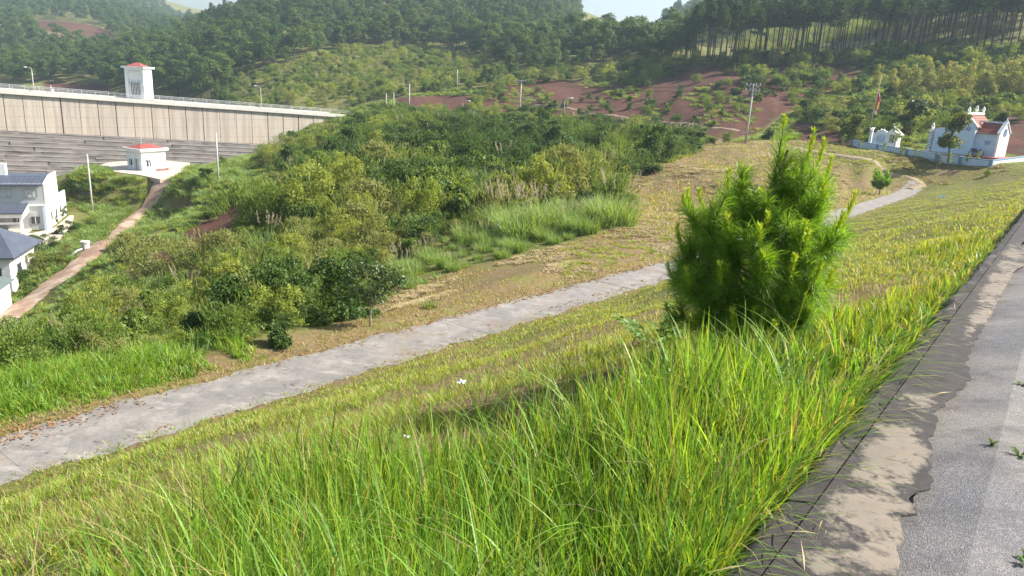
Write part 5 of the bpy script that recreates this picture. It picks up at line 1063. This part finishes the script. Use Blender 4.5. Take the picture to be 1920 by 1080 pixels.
kidx = np.where(mixp, 7 + rng.integers(0, 6, len(r2)), rng.integers(0, 7, len(r2))); ssz = np.where(mixp, fs[r2] * .82, fs[r2])
instancer('distant_forest', P[r2], kidx, rng.uniform(0, 6, len(r2)), ssz, [fcrown[i] for i in range(7)] + [pcrown[i] for i in range(6)], 'dense forest covering the far hills')
print('forest', len(P))
# pale scrub on the cleared slope
P, u, v = scatter(9000, 240, 480, -26, 32, rng); d = np.hypot(P[:, 0], P[:, 1]); ok = in_poly(u, v, LIGHTS[0]) | (in_poly(u, v, LIGHTS[1]) & (d > 300)); P, d, u = P[ok], d[ok], u[ok]; k = thin(P, 2.7, rng); P, d = P[k], d[k]
instancer('cleared_slope_scrub', P, rng.choice([1, 2, 4, 5, 6], len(P)), rng.uniform(0, 6, len(P)), rng.uniform(.8, 1.6, len(P)), PROT[:8], 'pale green scrub on the cleared hillside behind the dam')

# ---- trees and saplings round the shrine and the mown bank
put_tree('round_tree', ROUND[1], hit(1598, 270), 1.3, 1.0, 'round bushy green tree at the end of the low white wall', 'tree')
put_tree('shade_tree', ROUND[1], hit(1778, 302), (1.35, 1.35, 1.75), 2.0, 'bright green tree with a thin trunk in front of the shrine gable', 'tree')
put_tree('shade_tree', ROUND[0], hit(1705, 262), (1.7, 1.7, 1.75), 3.0, 'dark leafy tree behind the low wall left of the shrine', 'tree')
put_tree('shade_tree', ROUND[2], hit(1725, 250), (1.7, 1.7, 1.5), 4.0, 'dark tree behind the shrine pillar', 'tree')
put_tree('thin_tree', SAPL[1], hit(1675, 290), 2.6, 1, 'thin sparse tree standing in front of the low wall', 'tree')
for i, (bu, bv, s, lb) in enumerate([(1580, 276, 1.2, 'leaning sapling in the grass beside the round tree'), (1611, 284, .9, 'small sapling below the end of the low wall'), (1656, 292, 1.1, 'small sapling below the white screen wall'), (1689, 304, 1.6, 'sapling with a leafy top on the mown bank'), (1714, 300, 1.0, 'thin sapling beside the low wall panels'), (1756, 318, 1.1, 'bare sapling on the bank below the bright tree'), (1776, 316, 1.2, 'sapling just below the bright green tree'), (1813, 312, 1.0, 'thin sapling in front of the shrine terrace'), (1832, 310, 1.1, 'thin sapling near the terrace corner'), (1760, 286, 1.6, 'pale sapling by the entrance pillar'), (1735, 282, 1.4, 'pale sapling inside the low wall')]):
    put_tree('sapling', SAPL[i % 3], hit(bu, bv), s, rng.uniform(0, 6), lb, 'sapling')
for (bu, bv, s, k, lb) in [(1320, 270, .7, 6, 'green bush at the top of the mown bank near the thicket end'), (1362, 270, .85, 4, 'green bush left of the crossarm pole'), (1335, 272, .6, 1, 'small green bush on the brow of the mown bank'), (1172, 342, .55, 0, 'dark small bush at the corner of the thicket'), (1440, 262, .9, 3, 'green bush right of the crossarm pole'), (1850, 330, .35, 4, 'small green weed bush on the slope below the terrace')]:
    put('bush', SHRUBS[k][0], hit(bu, bv), s, rng.uniform(0, 6), lb, 'bush', sink=.05)

# ================================================================ close vegetation
cam_side = math.radians(-17)
M['needle'] = leaf_mat('pine_needles', (.090, .185, .020), (.235, .375, .044), .5, (1.5, 1.5, .5), rough=.4, spec=.4, objr=0)
M['candle'] = leaf_mat('new_pine_shoots', (.30, .40, .03), (.45, .52, .05), .35, (1.3, 1.3, .5), rough=.5, objr=.3)
def young_pine(name, p, rz, limbs, label, sc, needle_n, nl, nw, candles=True, shoots=5):
    rg = np.random.default_rng(900 + needle_n); e = empty(name, p, rz); e.scale = (sc,) * 3; tag(e, label, 'pine tree'); b = MB(); NB = []; ND = []; cand = []
    b.tube([(0, 0, -.3), (.01, 0, .5), (-.02, .02, 1.1), (.03, 0, 1.7), (.10, 0, 2.15)], [.05, .045, .035, .022, .012], 7)
    def spine(q, n, j0=0.0):
        t = np.sort(rg.uniform(j0, .93, n)); k = np.clip((t * (len(q) - 1)).astype(int), 0, len(q) - 2); f = t * (len(q) - 1) - k; P = q[k] * (1 - f)[:, None] + q[k + 1] * f[:, None]; A = unit(q[k + 1] - q[k])
        o = unit(np.cross(A, rg.normal(size=(n, 3)))); an = np.radians(rg.uniform(22, 75, n) * (1.15 - .5 * t)); D = A * np.cos(an)[:, None] + o * np.sin(an)[:, None]; NB.append(P); ND.append(D)
    for (tx, ty, tz, z0) in limbs:
        q0 = np.array([.03 * tz / 2, 0, z0]); q1 = np.array([tx, ty, tz]); c = np.array([tx * .72, ty * .72, z0 + (tz - z0) * .32]); t = np.linspace(0, 1, 9)[:, None]; q = q0 * (1 - t) ** 2 + 2 * c * t * (1 - t) + q1 * t * t
        b.tube(q, np.linspace(.020, .006, 9), 6); spine(q, int(needle_n * 1.3), .45); cand.append((q1, unit(q1 - q[-3])))
        for k in range(shoots if tz < 1.75 else 2):
            f = rg.uniform(.35, .95); i = int(f * 8); s0 = q[i]; dr = unit(q[min(i + 1, 8)] - q[i]); out = unit(dr * .7 + rg.normal(size=3) * .55 + np.array([0, 0, .55])); L = rg.uniform(.16, .34); t2 = np.linspace(0, 1, 5)[:, None]
            s = s0 + out * L * t2 + np.array([0, 0, .10]) * t2 ** 2; b.tube(s, np.linspace(.008, .004, 5), 5); spine(s, needle_n, .1)
            if rg.uniform() < .06: cand.append((s[-1], unit(s[-1] - s[-2])))
    b.build('trunk', M['bark'], e, smooth=True)
    B = np.concatenate(NB); D = np.concatenate(ND); n = len(B); L = nl * rg.uniform(.75, 1.2, n); sd = unit(np.cross(D, rg.normal(size=(n, 3)))) * nw * .5; md = B + D * (L * .55)[:, None]; tp = B + D * L[:, None] - np.array([0, 0, 1]) * (L * rg.uniform(.08, .55, n))[:, None]
    V = np.stack([B - sd, B + sd, md + sd, md - sd, tp], 1).reshape(-1, 3); k = np.arange(n)[:, None] * 5
    ob('needles', np_mesh('needles', V, [k + np.array([[0, 1, 2, 3]]), k + np.array([[3, 2, 4]])], [M['needle']]), e)
    if candles:
        m = 90; t = rg.uniform(0, 1, m); a = rg.uniform(0, 6.28, m); P = np.stack([.008 * np.cos(a), .008 * np.sin(a), t], 1); DD = unit(np.stack([np.cos(a) * .38, np.sin(a) * .38, np.ones(m)], 1)); LL = .15 * rg.uniform(.5, 1, m)[:, None]; s_ = unit(np.cross(DD, rg.normal(size=(m, 3)))) * .005
        V = np.stack([P - s_, P + s_, P + DD * LL * .6 * np.array([.6, .6, 1.6]) + s_, P + DD * LL * np.array([.6, .6, 1.6])], 1).reshape(-1, 3); cb = MB().tube([(0, 0, 0), (0, 0, .6), (0, 0, 1.05)], [.009, .008, .003], 5)
        V = np.concatenate([V, np.array(cb.v)]); cme = np_mesh('new_shoot', V, [np.arange(m * 4).reshape(-1, 4)] + [np.array([f]) + m * 4 for f in cb.f], [M['candle']])
        for (p_, d_) in cand:
            o = ob('new_shoot', cme, e, loc=p_ - np.array([0, 0, .02]), scale=(1.15, 1.15, rg.uniform(.12, .30))); dv = Vector((d_[0] * .35, d_[1] * .35, max(.6, d_[2]))); o.rotation_euler = dv.to_track_quat('Z', 'Y').to_euler()
    return e
pp = hit(1402, 652, 3.0, 30.0); print('pine at', pp, np.hypot(pp[0], pp[1]))
k_ = depth_of(pp) / FPX                              # metres per photo pixel at the pine
def lim(u, v, y, z0):
    v = v + (34 if v < 350 else 12 if v < 420 else 0); return ((u - 1402) * k_ * (.78 if u > 1402 else 1.0) - .02 * (652 - v) * k_ * 4 * .0, y, (652 - v) * k_, z0)
rg_ = np.random.default_rng(5); LB = [lim(1408, 212, 0, 1.2), lim(1416, 300, .25, 1.2), lim(1470, 258, .1, 1.25), lim(1490, 268, -.1, 1.3), lim(1512, 300, .1, 1.2), lim(1500, 330, -.3, 1.0), lim(1352, 330, -.2, 1.1), lim(1330, 360, .2, .95), lim(1385, 345, -.3, 1.1), lim(1450, 330, .3, 1.1), lim(1566, 378, 0, .85), lim(1540, 400, -.4, .8), lim(1520, 430, .5, .7),
      lim(1268, 395, 0, .8), lim(1285, 420, .4, .7), lim(1300, 400, -.4, .75), lim(1262, 470, -.2, .5), lim(1275, 450, .3, .55), lim(1252, 540, 0, .3), lim(1262, 590, -.4, .18), lim(1290, 520, -.7, .3), lim(1340, 500, -.8, .35), lim(1400, 480, -.85, .4), lim(1460, 470, -.75, .4), lim(1510, 490, -.6, .35), lim(1545, 470, .1, .5), lim(1535, 520, -.3, .35), lim(1550, 540, .1, .3), lim(1500, 560, -.7, .2), lim(1440, 570, -.85, .18), lim(1370, 575, -.85, .2), lim(1310, 580, -.7, .15), lim(1400, 400, -.5, .8), lim(1340, 430, -.55, .6), lim(1450, 400, -.5, .75), lim(1320, 470, .6, .4), lim(1420, 470, .8, .4), lim(1500, 480, .7, .4), lim(1270, 570, .4, .2), lim(1520, 560, .5, .2), lim(1400, 560, .8, .2), lim(1390, 430, -.75, .6), lim(1480, 420, -.65, .6), lim(1300, 540, -.3, .3), lim(1480, 540, -.3, .3), lim(1400, 530, -.5, .3)]
young_pine('young_pine', pp, cam_side, LB, 'bushy young pine with bright green new shoots on the grassy slope', 1.0, 185, .24, .0046, shoots=5)
# smaller pine on the bank below the dirt track
pq = hit(1648, 365); kq_ = depth_of(pq) / FPX; hp_ = 46 * kq_; LS = []
for i in range(26): a = rg_.uniform(0, 6.28); z = rg_.uniform(.35, 1.0); r = (1 - (z - .55) ** 2 * 1.9) * .95 * rg_.uniform(.6, 1.0); LS.append((r * math.cos(a), r * math.sin(a), z * 2.0 + .1, .25 + .55 * z))
young_pine('small_pine', pq, 0, LS, 'small rounded pine on the brown bank beside the lower path', hp_ / 2.2, 40, .34, .03, False, 3)
for (bu, bv, s, lb) in [(806, 578, .5, 'pine seedling on the mown strip beside the lower path'), (1223, 474, .5, 'pine seedling at the top of the mown strip'), (1150, 430, .4, 'small green seedling at the corner of the thicket')]:
    put('seedling', TM[0], hit(bu, bv), (s, s, s * 1.4), 0, lb, 'seedling')

# ---- small tree beside the lower path
pt = hit(694, 612); kt = depth_of(pt) / FPX; rg_ = np.random.default_rng(77); cr = [((u_ - 694) * kt, y_, (612 - v_) * kt, r_, r_, r_ * .8) for u_, v_, y_, r_ in ((700, 520, 0, .55), (668, 515, .2, .45), (735, 512, -.1, .45), (690, 495, -.3, .4), (720, 545, .3, .4), (675, 550, -.2, .38), (748, 530, .1, .3), (705, 555, -.3, .35), (655, 530, 0, .3))]
te = empty('path_tree', pt, 0); tag(te, 'small dark leafy tree with a thin pale trunk beside the lower path', 'tree'); b = MB(); b.tube([(0, 0, -.2), (.01, 0, .4), (.03, 0, .75), (.05, 0, 1.1)], [.035, .03, .028, .02], 7)
for L_ in cr: b.tube([(.03, 0, .65), (L_[0] * .5, L_[1] * .5, .65 + (L_[2] - .65) * .6), L_[:3]], [.018, .012, .005], 5)
b.build('trunk', M['stem'], te, smooth=True); VF = foliage(cr, 2000, .10, rg_, .6, .7, .55, .6); ob('crown', vm('crown', VF, M['leaf_sapling']), te)
M['flower'] = leaf_mat('yellow_flowers', (.65, .48, .03), (.7, .55, .05), .3, (1, 1, .6)); ob('blossom', vm('blossom', foliage(cr[4:6], 26, .07, rg_), M['flower']), te)

# ---- foreground and slope grass
PAL = np.array([(.15, .30, .030), (.11, .235, .028), (.20, .35, .036), (.26, .38, .045), (.17, .31, .055)]); YEL = np.array([(.28, .34, .042), (.35, .36, .052), (.22, .30, .036), (.29, .29, .055)]); DRYC = np.array([(.44, .36, .19), (.36, .27, .13), (.30, .22, .10)])
def pick(pal, n, rg): return pal[rg.integers(0, len(pal), n)] * rg.uniform(.8, 1.2, n)[:, None]
def grass_object(name, groups, label):
    VV, FF, CC = [], [], []; o = 0
    for V, F, C, nv in groups: VV.append(V); FF.append(F + o); CC.append(np.repeat(C, nv, 0)); o += len(V)
    me = np_mesh(name, np.concatenate(VV), np.concatenate(FF), [M['blade']], uvcol=np.concatenate(CC).astype(np.float32)); return tag(ob(name, me), label, kind='stuff')
rg = np.random.default_rng(21)
def slope_points(n, d0, d1, a0, a1, clump, rg):
    """tufts: a centre, then blades close to it"""
    m = n // clump; az = np.radians(rg.uniform(a0, a1, m)); d = d0 * (d1 / d0) ** rg.uniform(0, 1, m); x, y = np.sin(az) * d, np.cos(az) * d; return np.repeat(x, clump), np.repeat(y, clump), np.repeat(d, clump), np.repeat(rg.uniform(0, 6.283, m), clump), np.repeat(rg.uniform(0, 1, m), clump)
# tall fresh grass beside the kerb
x, y, d, ta, tr = slope_points(200000, .8, 27, -75, 40, 10, rg); r = np.abs(rg.normal(size=len(x))) * .05 * np.sqrt(np.clip(d, 1, 9)); a = rg.uniform(0, 6.283, len(x)); x = x + r * np.cos(a); y = y + r * np.sin(a); s, n = sn(x, y)
lim_n = 3.9 - 1.7 * (1 - sm(s, -2, 4.5)) + .8 * np.sin(s * .8) + .5 * np.sin(s * 2.1 + 1) - 2.1 * sm(s, 5, 11); keep = (n > .78) & (n < lim_n) & (s < 26) & (rg.uniform(0, 1, len(x)) < np.where(n > lim_n - .8, .5, 1)); x, y, d, ta, tr, s, n, a = [q[keep] for q in (x, y, d, ta, tr, s, n, a)]
m = len(x); z = ground_z(x, y); hh_ = (.30 + .34 * tr) * rg.uniform(.6, 1.2, m) * (1 - .45 * sm(s, 4.5, 11)) * np.clip(.62 + (n - .80) * .45, .6, 1); kind = rg.uniform(0, 1, m); yl = sm(s, 4, 11)
hn = np.clip(.5 + .5 * bumps(x, y, .45), 0, 1); C = np.where((kind < .06)[:, None], pick(DRYC, m, rg), np.where((kind < .10 + .18 * hn + .5 * yl)[:, None], pick(YEL, m, rg), pick(PAL, m, rg))) * (.62 + .62 * ((tr * 7.3) % 1))[:, None]; hh_ = hh_ * (.68 + .6 * hn)
V, F = blades(np.stack([x, y, z - .02], 1), hh_, (rg.uniform(.007, .014, m) + .012 * (rg.uniform(0, 1, m) < .18)) * np.clip(d / 4, .8, 1.6), ta + rg.normal(size=m) * .9, rg.uniform(.03, .36, m), rg.uniform(0, .45, m) ** 1.5, 5, rg); g1 = (V, F, C, 12); print('tall grass', m)
# long arching blades and thin stalks
x, y, d, ta, tr = slope_points(1700, 1.2, 9, -70, 36, 2, rg); s, n = sn(x, y); keep = (n > 1.1) & (n < 4.6) & (s < 9); x, y, d, ta = x[keep], y[keep], d[keep], ta[keep]; m = len(x)
V, F = blades(np.stack([x, y, ground_z(x, y)], 1), rg.uniform(.55, .95, m), rg.uniform(.008, .014, m), ta, rg.uniform(.2, .6, m), rg.uniform(.3, .8, m), 7, rg, .3); g2 = (V, F, np.where((rg.uniform(0, 1, m) < .12)[:, None], pick(DRYC, m, rg), pick(PAL, m, rg)), 16)
x, y, d, ta, tr = slope_points(420, 2.0, 12, -62, 30, 1, rg); s, n = sn(x, y); keep = (n > 1.3) & (n < 7.5); x, y, ta = x[keep], y[keep], ta[keep]; m = len(x)
V, F = blades(np.stack([x, y, ground_z(x, y)], 1), rg.uniform(.6, 1.05, m), np.full(m, .0055), ta, rg.uniform(.03, .22, m), rg.uniform(0, .12, m), 5, rg); g3 = (V, F, pick(YEL, m, rg), 12)
m = 3400; s = -1 + 17 * rg.uniform(0, 1, m) ** 1.4; n = rg.uniform(.78, 1.0, m); x, y = xy(s, n); ra = math.atan2(-NX[1], -NX[0]); kind = rg.uniform(0, 1, m)
V, F = blades(np.stack([x, y, ground_z(x, y) - .02], 1), rg.uniform(.28, .58, m) * (1 - .35 * sm(s, 5, 12)), rg.uniform(.007, .015, m) * np.clip(s / 5, 1, 1.7), ra + rg.normal(size=m) * .8, rg.uniform(.15, .6, m), rg.uniform(.2, .8, m), 6, rg, .3); g5 = (V, F, np.where((kind < .16)[:, None], pick(DRYC, m, rg), np.where((kind < .4)[:, None], pick(YEL, m, rg), pick(PAL, m, rg))), 14)
grass_object('tall_grass', [g1, g2, g3, g5], 'tall bright green grass growing along the kerb')
# short patchy grass over the rest of the slope
x, y, d, ta, tr = slope_points(400000, 3.5, 112, -62, 37, 8, rg); r = np.abs(rg.normal(size=len(x))) * .06 * np.clip(d / 6, 1, 5); a = rg.uniform(0, 6.283, len(x)); x = x + r * np.cos(a); y = y + r * np.sin(a); s, n = sn(x, y); patch = bumps(x, y, .9) + .6 * bumps(y, x, .35)
keep = (n > .95) & (n < 13.45 + np.abs(rg.normal(size=len(x))) * .12) & (s < 108) & ((n > 3.2) | (s > 7)) & (patch > rg.uniform(-.75, .8, len(x)) - 1.6 * sm(s, 5, 14) - .7 * sm(n, 10.5, 12.5)) ; bare = (n > 5.8) & (n < 8.4) & (s < 15) & (s > -3); keep &= ~bare | (rg.uniform(0, 1, len(x)) < .28)
x, y, d, ta, s, n = [q[keep] for q in (x, y, d, ta, s, n)]; m = len(x); kind = rg.uniform(0, 1, m); yl = sm(s, 2, 16)
C = np.where((kind < .20)[:, None], pick(DRYC, m, rg), np.where((kind < .62 + .3 * yl)[:, None], pick(YEL, m, rg), pick(PAL, m, rg)))
V, F = blades(np.stack([x, y, ground_z(x, y) - .01], 1), rg.uniform(.09, .26, m) * np.clip(1.15 - d / 26, .5, 1.1), rg.uniform(.005, .010, m) * np.clip(d / 7, 1, 3.5), ta + rg.normal(size=m), rg.uniform(.1, .7, m), rg.uniform(0, .5, m), 2, rg); g4 = (V, F, C, 6); print('short grass', m)
grass_object('slope_grass', [g4], 'short patchy yellow-green grass on the slope above the lower path')
# grass beyond the lower path
x, y, d, ta, tr = slope_points(230000, 13.5, 130, -40, 36, 8, rg); r = np.abs(rg.normal(size=len(x))) * .10 * np.clip(d / 20, 1, 4); a = rg.uniform(0, 6.283, len(x)); x = x + r * np.cos(a); y = y + r * np.sin(a); s, n = sn(x, y); z = ground_z(x, y); u, v = proj(np.stack([x, y, z], 1)); dryz = in_poly(u, v, DRY[0])
lush = (s < 9) & (n > 15.9) & (n < 21) & ~dryz; far_ok = (((n > 15.6) & (s < 98)) | (s >= 98)) & dryz & ((bumps(x, y, 1.5) > rg.uniform(-1.1, .5, len(x))) | (np.abs(n - 15.8) < .35)); edge = (n > 15.28 - np.abs(rg.normal(size=len(x))) * .13) & (n < 16.0) & (s < 90)
keep = lush | far_ok | edge; x, y, z, d, ta, s, n, lush, u = [q[keep] for q in (x, y, z, d, ta, s, n, lush, u)]; m = len(x); kind = rg.uniform(0, 1, m); hh_ = np.where(lush, rg.uniform(.2, .55, m) * np.clip((n - 15.3) / 1.8, .3, 1), rg.uniform(.07, .2, m) * np.clip(d / 30, .8, 2.0)); green = sm(u, 1500, 1650)
C = np.where(lush[:, None], np.where((kind < .25)[:, None], pick(YEL, m, rg), pick(PAL, m, rg)), np.where((kind < .80 - .6 * green)[:, None], pick(DRYC, m, rg), np.where((kind < .9)[:, None], pick(YEL, m, rg), pick(PAL, m, rg))))
V, F = blades(np.stack([x, y, z - .02], 1), hh_, rg.uniform(.012, .022, m) * np.clip(d / 18, 1, 4), ta + rg.normal(size=m), rg.uniform(.1, .8, m), rg.uniform(0, .5, m), 2, rg); grass_object('mown_grass', [(V, F, C, 6)], 'short mown grass and straw beyond the lower path'); print('mown', m)
# lush strip between the path and the thicket
x, y, d, ta, tr = slope_points(70000, 14, 27, -42, -3, 10, rg); r = np.abs(rg.normal(size=len(x))) * .15; a = rg.uniform(0, 6.283, len(x)); x = x + r * np.cos(a); y = y + r * np.sin(a); s, n = sn(x, y); keep = (n > 15.75) & (n < 22) & (s < 10.5 + .8 * np.sin(s * 3)); x, y, ta, tr, n = x[keep], y[keep], ta[keep], tr[keep], n[keep]; m = len(x); kind = rg.uniform(0, 1, m)
V, F = blades(np.stack([x, y, ground_z(x, y) - .02], 1), (.2 + .55 * tr) * rg.uniform(.6, 1.1, m) * np.clip((n - 15.4) / 1.8, .25, 1), rg.uniform(.014, .03, m), ta + rg.normal(size=m), rg.uniform(.05, .5, m), rg.uniform(0, .6, m), 3, rg); grass_object('verge_grass', [(V, F, np.where((kind < .2)[:, None], pick(YEL, m, rg), pick(PAL, m, rg)), 8)], 'lush green grass between the lower path and the thicket'); print('verge', m)
# ---- dry straw, dead leaves
P, u, v = scatter(16000, 17, 120, -20, 36, rng, 0); s, n = sn(P[:, 0], P[:, 1]); ok = in_poly(u, v, DRY[0]) & ((n > 16) | (s > 98)) & (bumps(P[:, 0], P[:, 1], 1.2) > .1); P = P[ok]; dd = np.hypot(P[:, 0], P[:, 1])
instancer('mown_straw', P, np.zeros(len(P), int), rng.uniform(0, 6.28, len(P)), np.stack([rng.uniform(.5, 1.2, len(P)) * np.clip(dd / 45, .5, 1.5)] * 2 + [rng.uniform(.2, .5, len(P))], 1), TO[3:4], 'heaps of cut straw lying on the mown ground')
P, u, v = scatter(30000, 30, 135, 4, 36, rng, 0); s, n = sn(P[:, 0], P[:, 1]); ok = (in_poly(u, v, [(1480, 268), (1600, 264), (1930, 296), (1930, 330), (1750, 345), (1640, 318), (1540, 295)]) | ((n < 13) & (n > 1.2) & (s > 30) & (s < 105) & (rng.uniform(0, 1, len(P)) < np.clip((s - 30) / 90, 0, .5))) | (in_poly(u, v, DRY[0]) & (n > 16) & (rng.uniform(0, 1, len(P)) < .10))) & ~in_poly(u, v, BANK[0][0]); P = P[ok]
instancer('lawn_tufts', P, (rng.uniform(0, 1, len(P)) < .25).astype(int), rng.uniform(0, 6.28, len(P)), np.stack([rng.uniform(.3, .7, len(P)) * np.where(n[ok] < 13, .5, 1)] * 2 + [rng.uniform(.18, .42, len(P)) * np.where(n[ok] < 13, .6, 1)], 1), [TO[1], TO[3]], 'yellow-green grass tufts on the bank below the shrine'); print('lawn', len(P))
def flat_cards(name, s, n, zoff, L, m_, label, rg, asp=.45):
    x, y = xy(s, n); z = G * s + zoff + rise(s) * (n > 10); k = len(s); nr_ = unit(np.stack([rg.normal(size=k) * .3, rg.normal(size=k) * .3, np.ones(k)], 1)); V, F = cards(np.stack([x, y, z], 1), np.cross(nr_, rg.normal(size=(k, 3))), nr_, L, L * asp, rg); return tag(ob(name, np_mesh(name, V, F, [m_])), label, kind='stuff')
k = 1500; s = np.concatenate([rg.normal(4.8, 1.3, 420), rg.uniform(0, 60, k - 420)]); n = np.concatenate([rg.normal(15.15, .22, 420), np.where(rg.uniform(0, 1, k - 420) < .75, rg.normal(15.3, .15, k - 420), rg.normal(13.6, .2, k - 420))])
flat_cards('leaf_litter', s, n, PATHZ + .05, rg.uniform(.04, .12, k) * np.clip(s / 12, 1, 2.0), M['litter'], 'brown dead leaves lying along the edges of the lower path', rg)
k = 130; s = rg.uniform(1.2, 14, k); n = rg.normal(.62, .16, k); flat_cards('fallen_straw', s, n, .035 - np.clip(n - .7, 0, .4) * .7, rg.uniform(.04, .2, k), M['straw'], 'dry grass blades fallen on the kerb', rg, .05)

# ---- broad-leaved weeds at the kerb and on the road
def weed(p, r, nst, leaf, label, seed, up=.5, name='broadleaf_weed'):
    rg = np.random.default_rng(seed); e = empty(name, p); tag(e, label, 'weed'); b = MB(); C = []; A = []; N = []
    for i in range(nst):
        a = rg.uniform(0, 6.28); L = r * rg.uniform(.6, 1.1); q = [np.array([0, 0, -.02]), np.array([math.cos(a) * L * .4, math.sin(a) * L * .4, L * up * .8]), np.array([math.cos(a) * L, math.sin(a) * L, L * up])]; b.tube(q, [.004, .003, .002], 5)
        for t in np.linspace(.3, 1, 6):
            o = q[0] * (1 - t) ** 2 + 2 * q[1] * t * (1 - t) + q[2] * t * t
            for sg in (-1, 1): aa = a + sg * rg.uniform(.5, 1.1); dr = np.array([math.cos(aa), math.sin(aa), rg.uniform(-.1, .35)]); C.append(o + dr * leaf * .5); A.append(dr); N.append([rg.normal() * .3, rg.normal() * .3, 1])
    b.build('stem', M['leaf_mid'], e); C = np.array(C); L = leaf * rg.uniform(.7, 1.2, len(C)); VF = cards(C, np.array(A), unit(np.array(N)), L, L * .5, rg); ob('leaves', vm('leaves', VF, M['leaf_weed']), e); return e
M['leaf_weed'] = leaf_mat('weed_leaves', (.10, .19, .04), (.17, .27, .07), .35, objr=.2)
def kerb_pt(u, v, n=1.05): s, _ = road_hit(u, v); x, y = xy(s, n); return np.array([x, y, float(ground_z(x, y))])
weed(kerb_pt(1625, 690), .34, 9, .11, 'broad-leaved weed leaning over the kerb below the pine', 1); weed(kerb_pt(1540, 800), .30, 8, .075, 'leafy weed creeping over the kerb near the cracked mortar', 2); weed(kerb_pt(1475, 880), .26, 8, .06, 'low weed with small leaves creeping onto the kerb', 3); weed(kerb_pt(1700, 620), .3, 8, .08, 'weed growing along the kerb beyond the pine', 4); weed(kerb_pt(1430, 960), .24, 9, .045, 'small-leaved creeper at the kerb nearest the camera', 5, .3); weed(kerb_pt(1400, 1040), .22, 9, .045, 'yellowing creeper on the kerb among dry straw', 6, .3)
def road_pt(u, v): s, n = road_hit(u, v); x, y = xy(s, n); return np.array([x, y, G * s + .002])
weed(road_pt(1861, 832), .025, 7, .012, 'tiny weed growing from a crack in the road', 7, .7); weed(road_pt(1912, 856), .05, 8, .014, 'weed on the road surface at the frame edge', 8, .6); weed(road_pt(1915, 722), .04, 8, .014, 'small weed on the road farther along the frame edge', 9, .5); weed(road_pt(1935, 1060), .05, 8, .03, 'green weed at the lower corner of the road', 10, .6)
weed(hit(1225, 655, 3, 30), .5, 10, .16, 'dark broad-leaved weed beside the young pine', 11, .8); weed(hit(1255, 640, 3, 30), .4, 8, .13, 'dark leafy weed at the foot of the young pine', 12, .9)
# ---- litter
def rag(p, r, m, label, seed, name):
    rg = np.random.default_rng(seed); n = 7; g = np.linspace(-1, 1, n); X, Y = np.meshgrid(g, g); Z = .25 + .35 * rg.uniform(-1, 1, X.shape); V = np.stack([X * (1 + .2 * rg.normal(size=X.shape)), Y * (.8 + .2 * rg.normal(size=X.shape)), Z], -1).reshape(-1, 3) * r; i = np.arange(n * n).reshape(n, n)
    F = np.stack([i[:-1, :-1], i[:-1, 1:], i[1:, 1:], i[1:, :-1]], -1).reshape(-1, 4); return tag(ob(name, np_mesh(name, V, F, [m]), loc=p + np.array([0, 0, .06])), label, 'litter')
M['plastic_white'] = surf('white_plastic', (.8, .8, .8), (.72, .72, .74), 9, .4, .1); M['plastic_blue'] = surf('blue_plastic', (.05, .30, .70), (.06, .36, .78), 9, .4, .1)
rag(hit(866, 724, 3, 30), .075, M['plastic_white'], 'crumpled white plastic bag lying on the slope above the path', 1, 'plastic_bag'); rag(hit(1767, 371, 3, 100), .22, M['plastic_blue'], 'scrap of blue plastic on the sunny slope', 2, 'plastic_scrap'); rag(hit(762, 830, 3, 30), .03, M['plastic_white'], 'tiny scrap of white paper in the tall grass', 3, 'paper_scrap')

# ================================================================ haze
zmin = float(gz.min()) - 1.5; ztop = float(max(gz[R_ <= 1500].max(), 60)) + 26; hb = MB().box(-1560, 1560, -1560, 1560, zmin, ztop)
hm = bpy.data.materials.new('haze_air'); hm.use_nodes = True; hn = hm.node_tree.nodes; hn.remove(hn['Principled BSDF']); pv = hn.new('ShaderNodeVolumePrincipled'); pv.inputs['Color'].default_value = (.66, .84, 1.0, 1); pv.inputs['Density'].default_value = HAZE; pv.inputs['Anisotropy'].default_value = .2
hm.node_tree.links.new(pv.outputs[0], hn['Material Output'].inputs['Volume']); tag(hb.build('haze', hm), 'pale blue haze in the air', kind='stuff'); print('ztop', ztop, zmin)
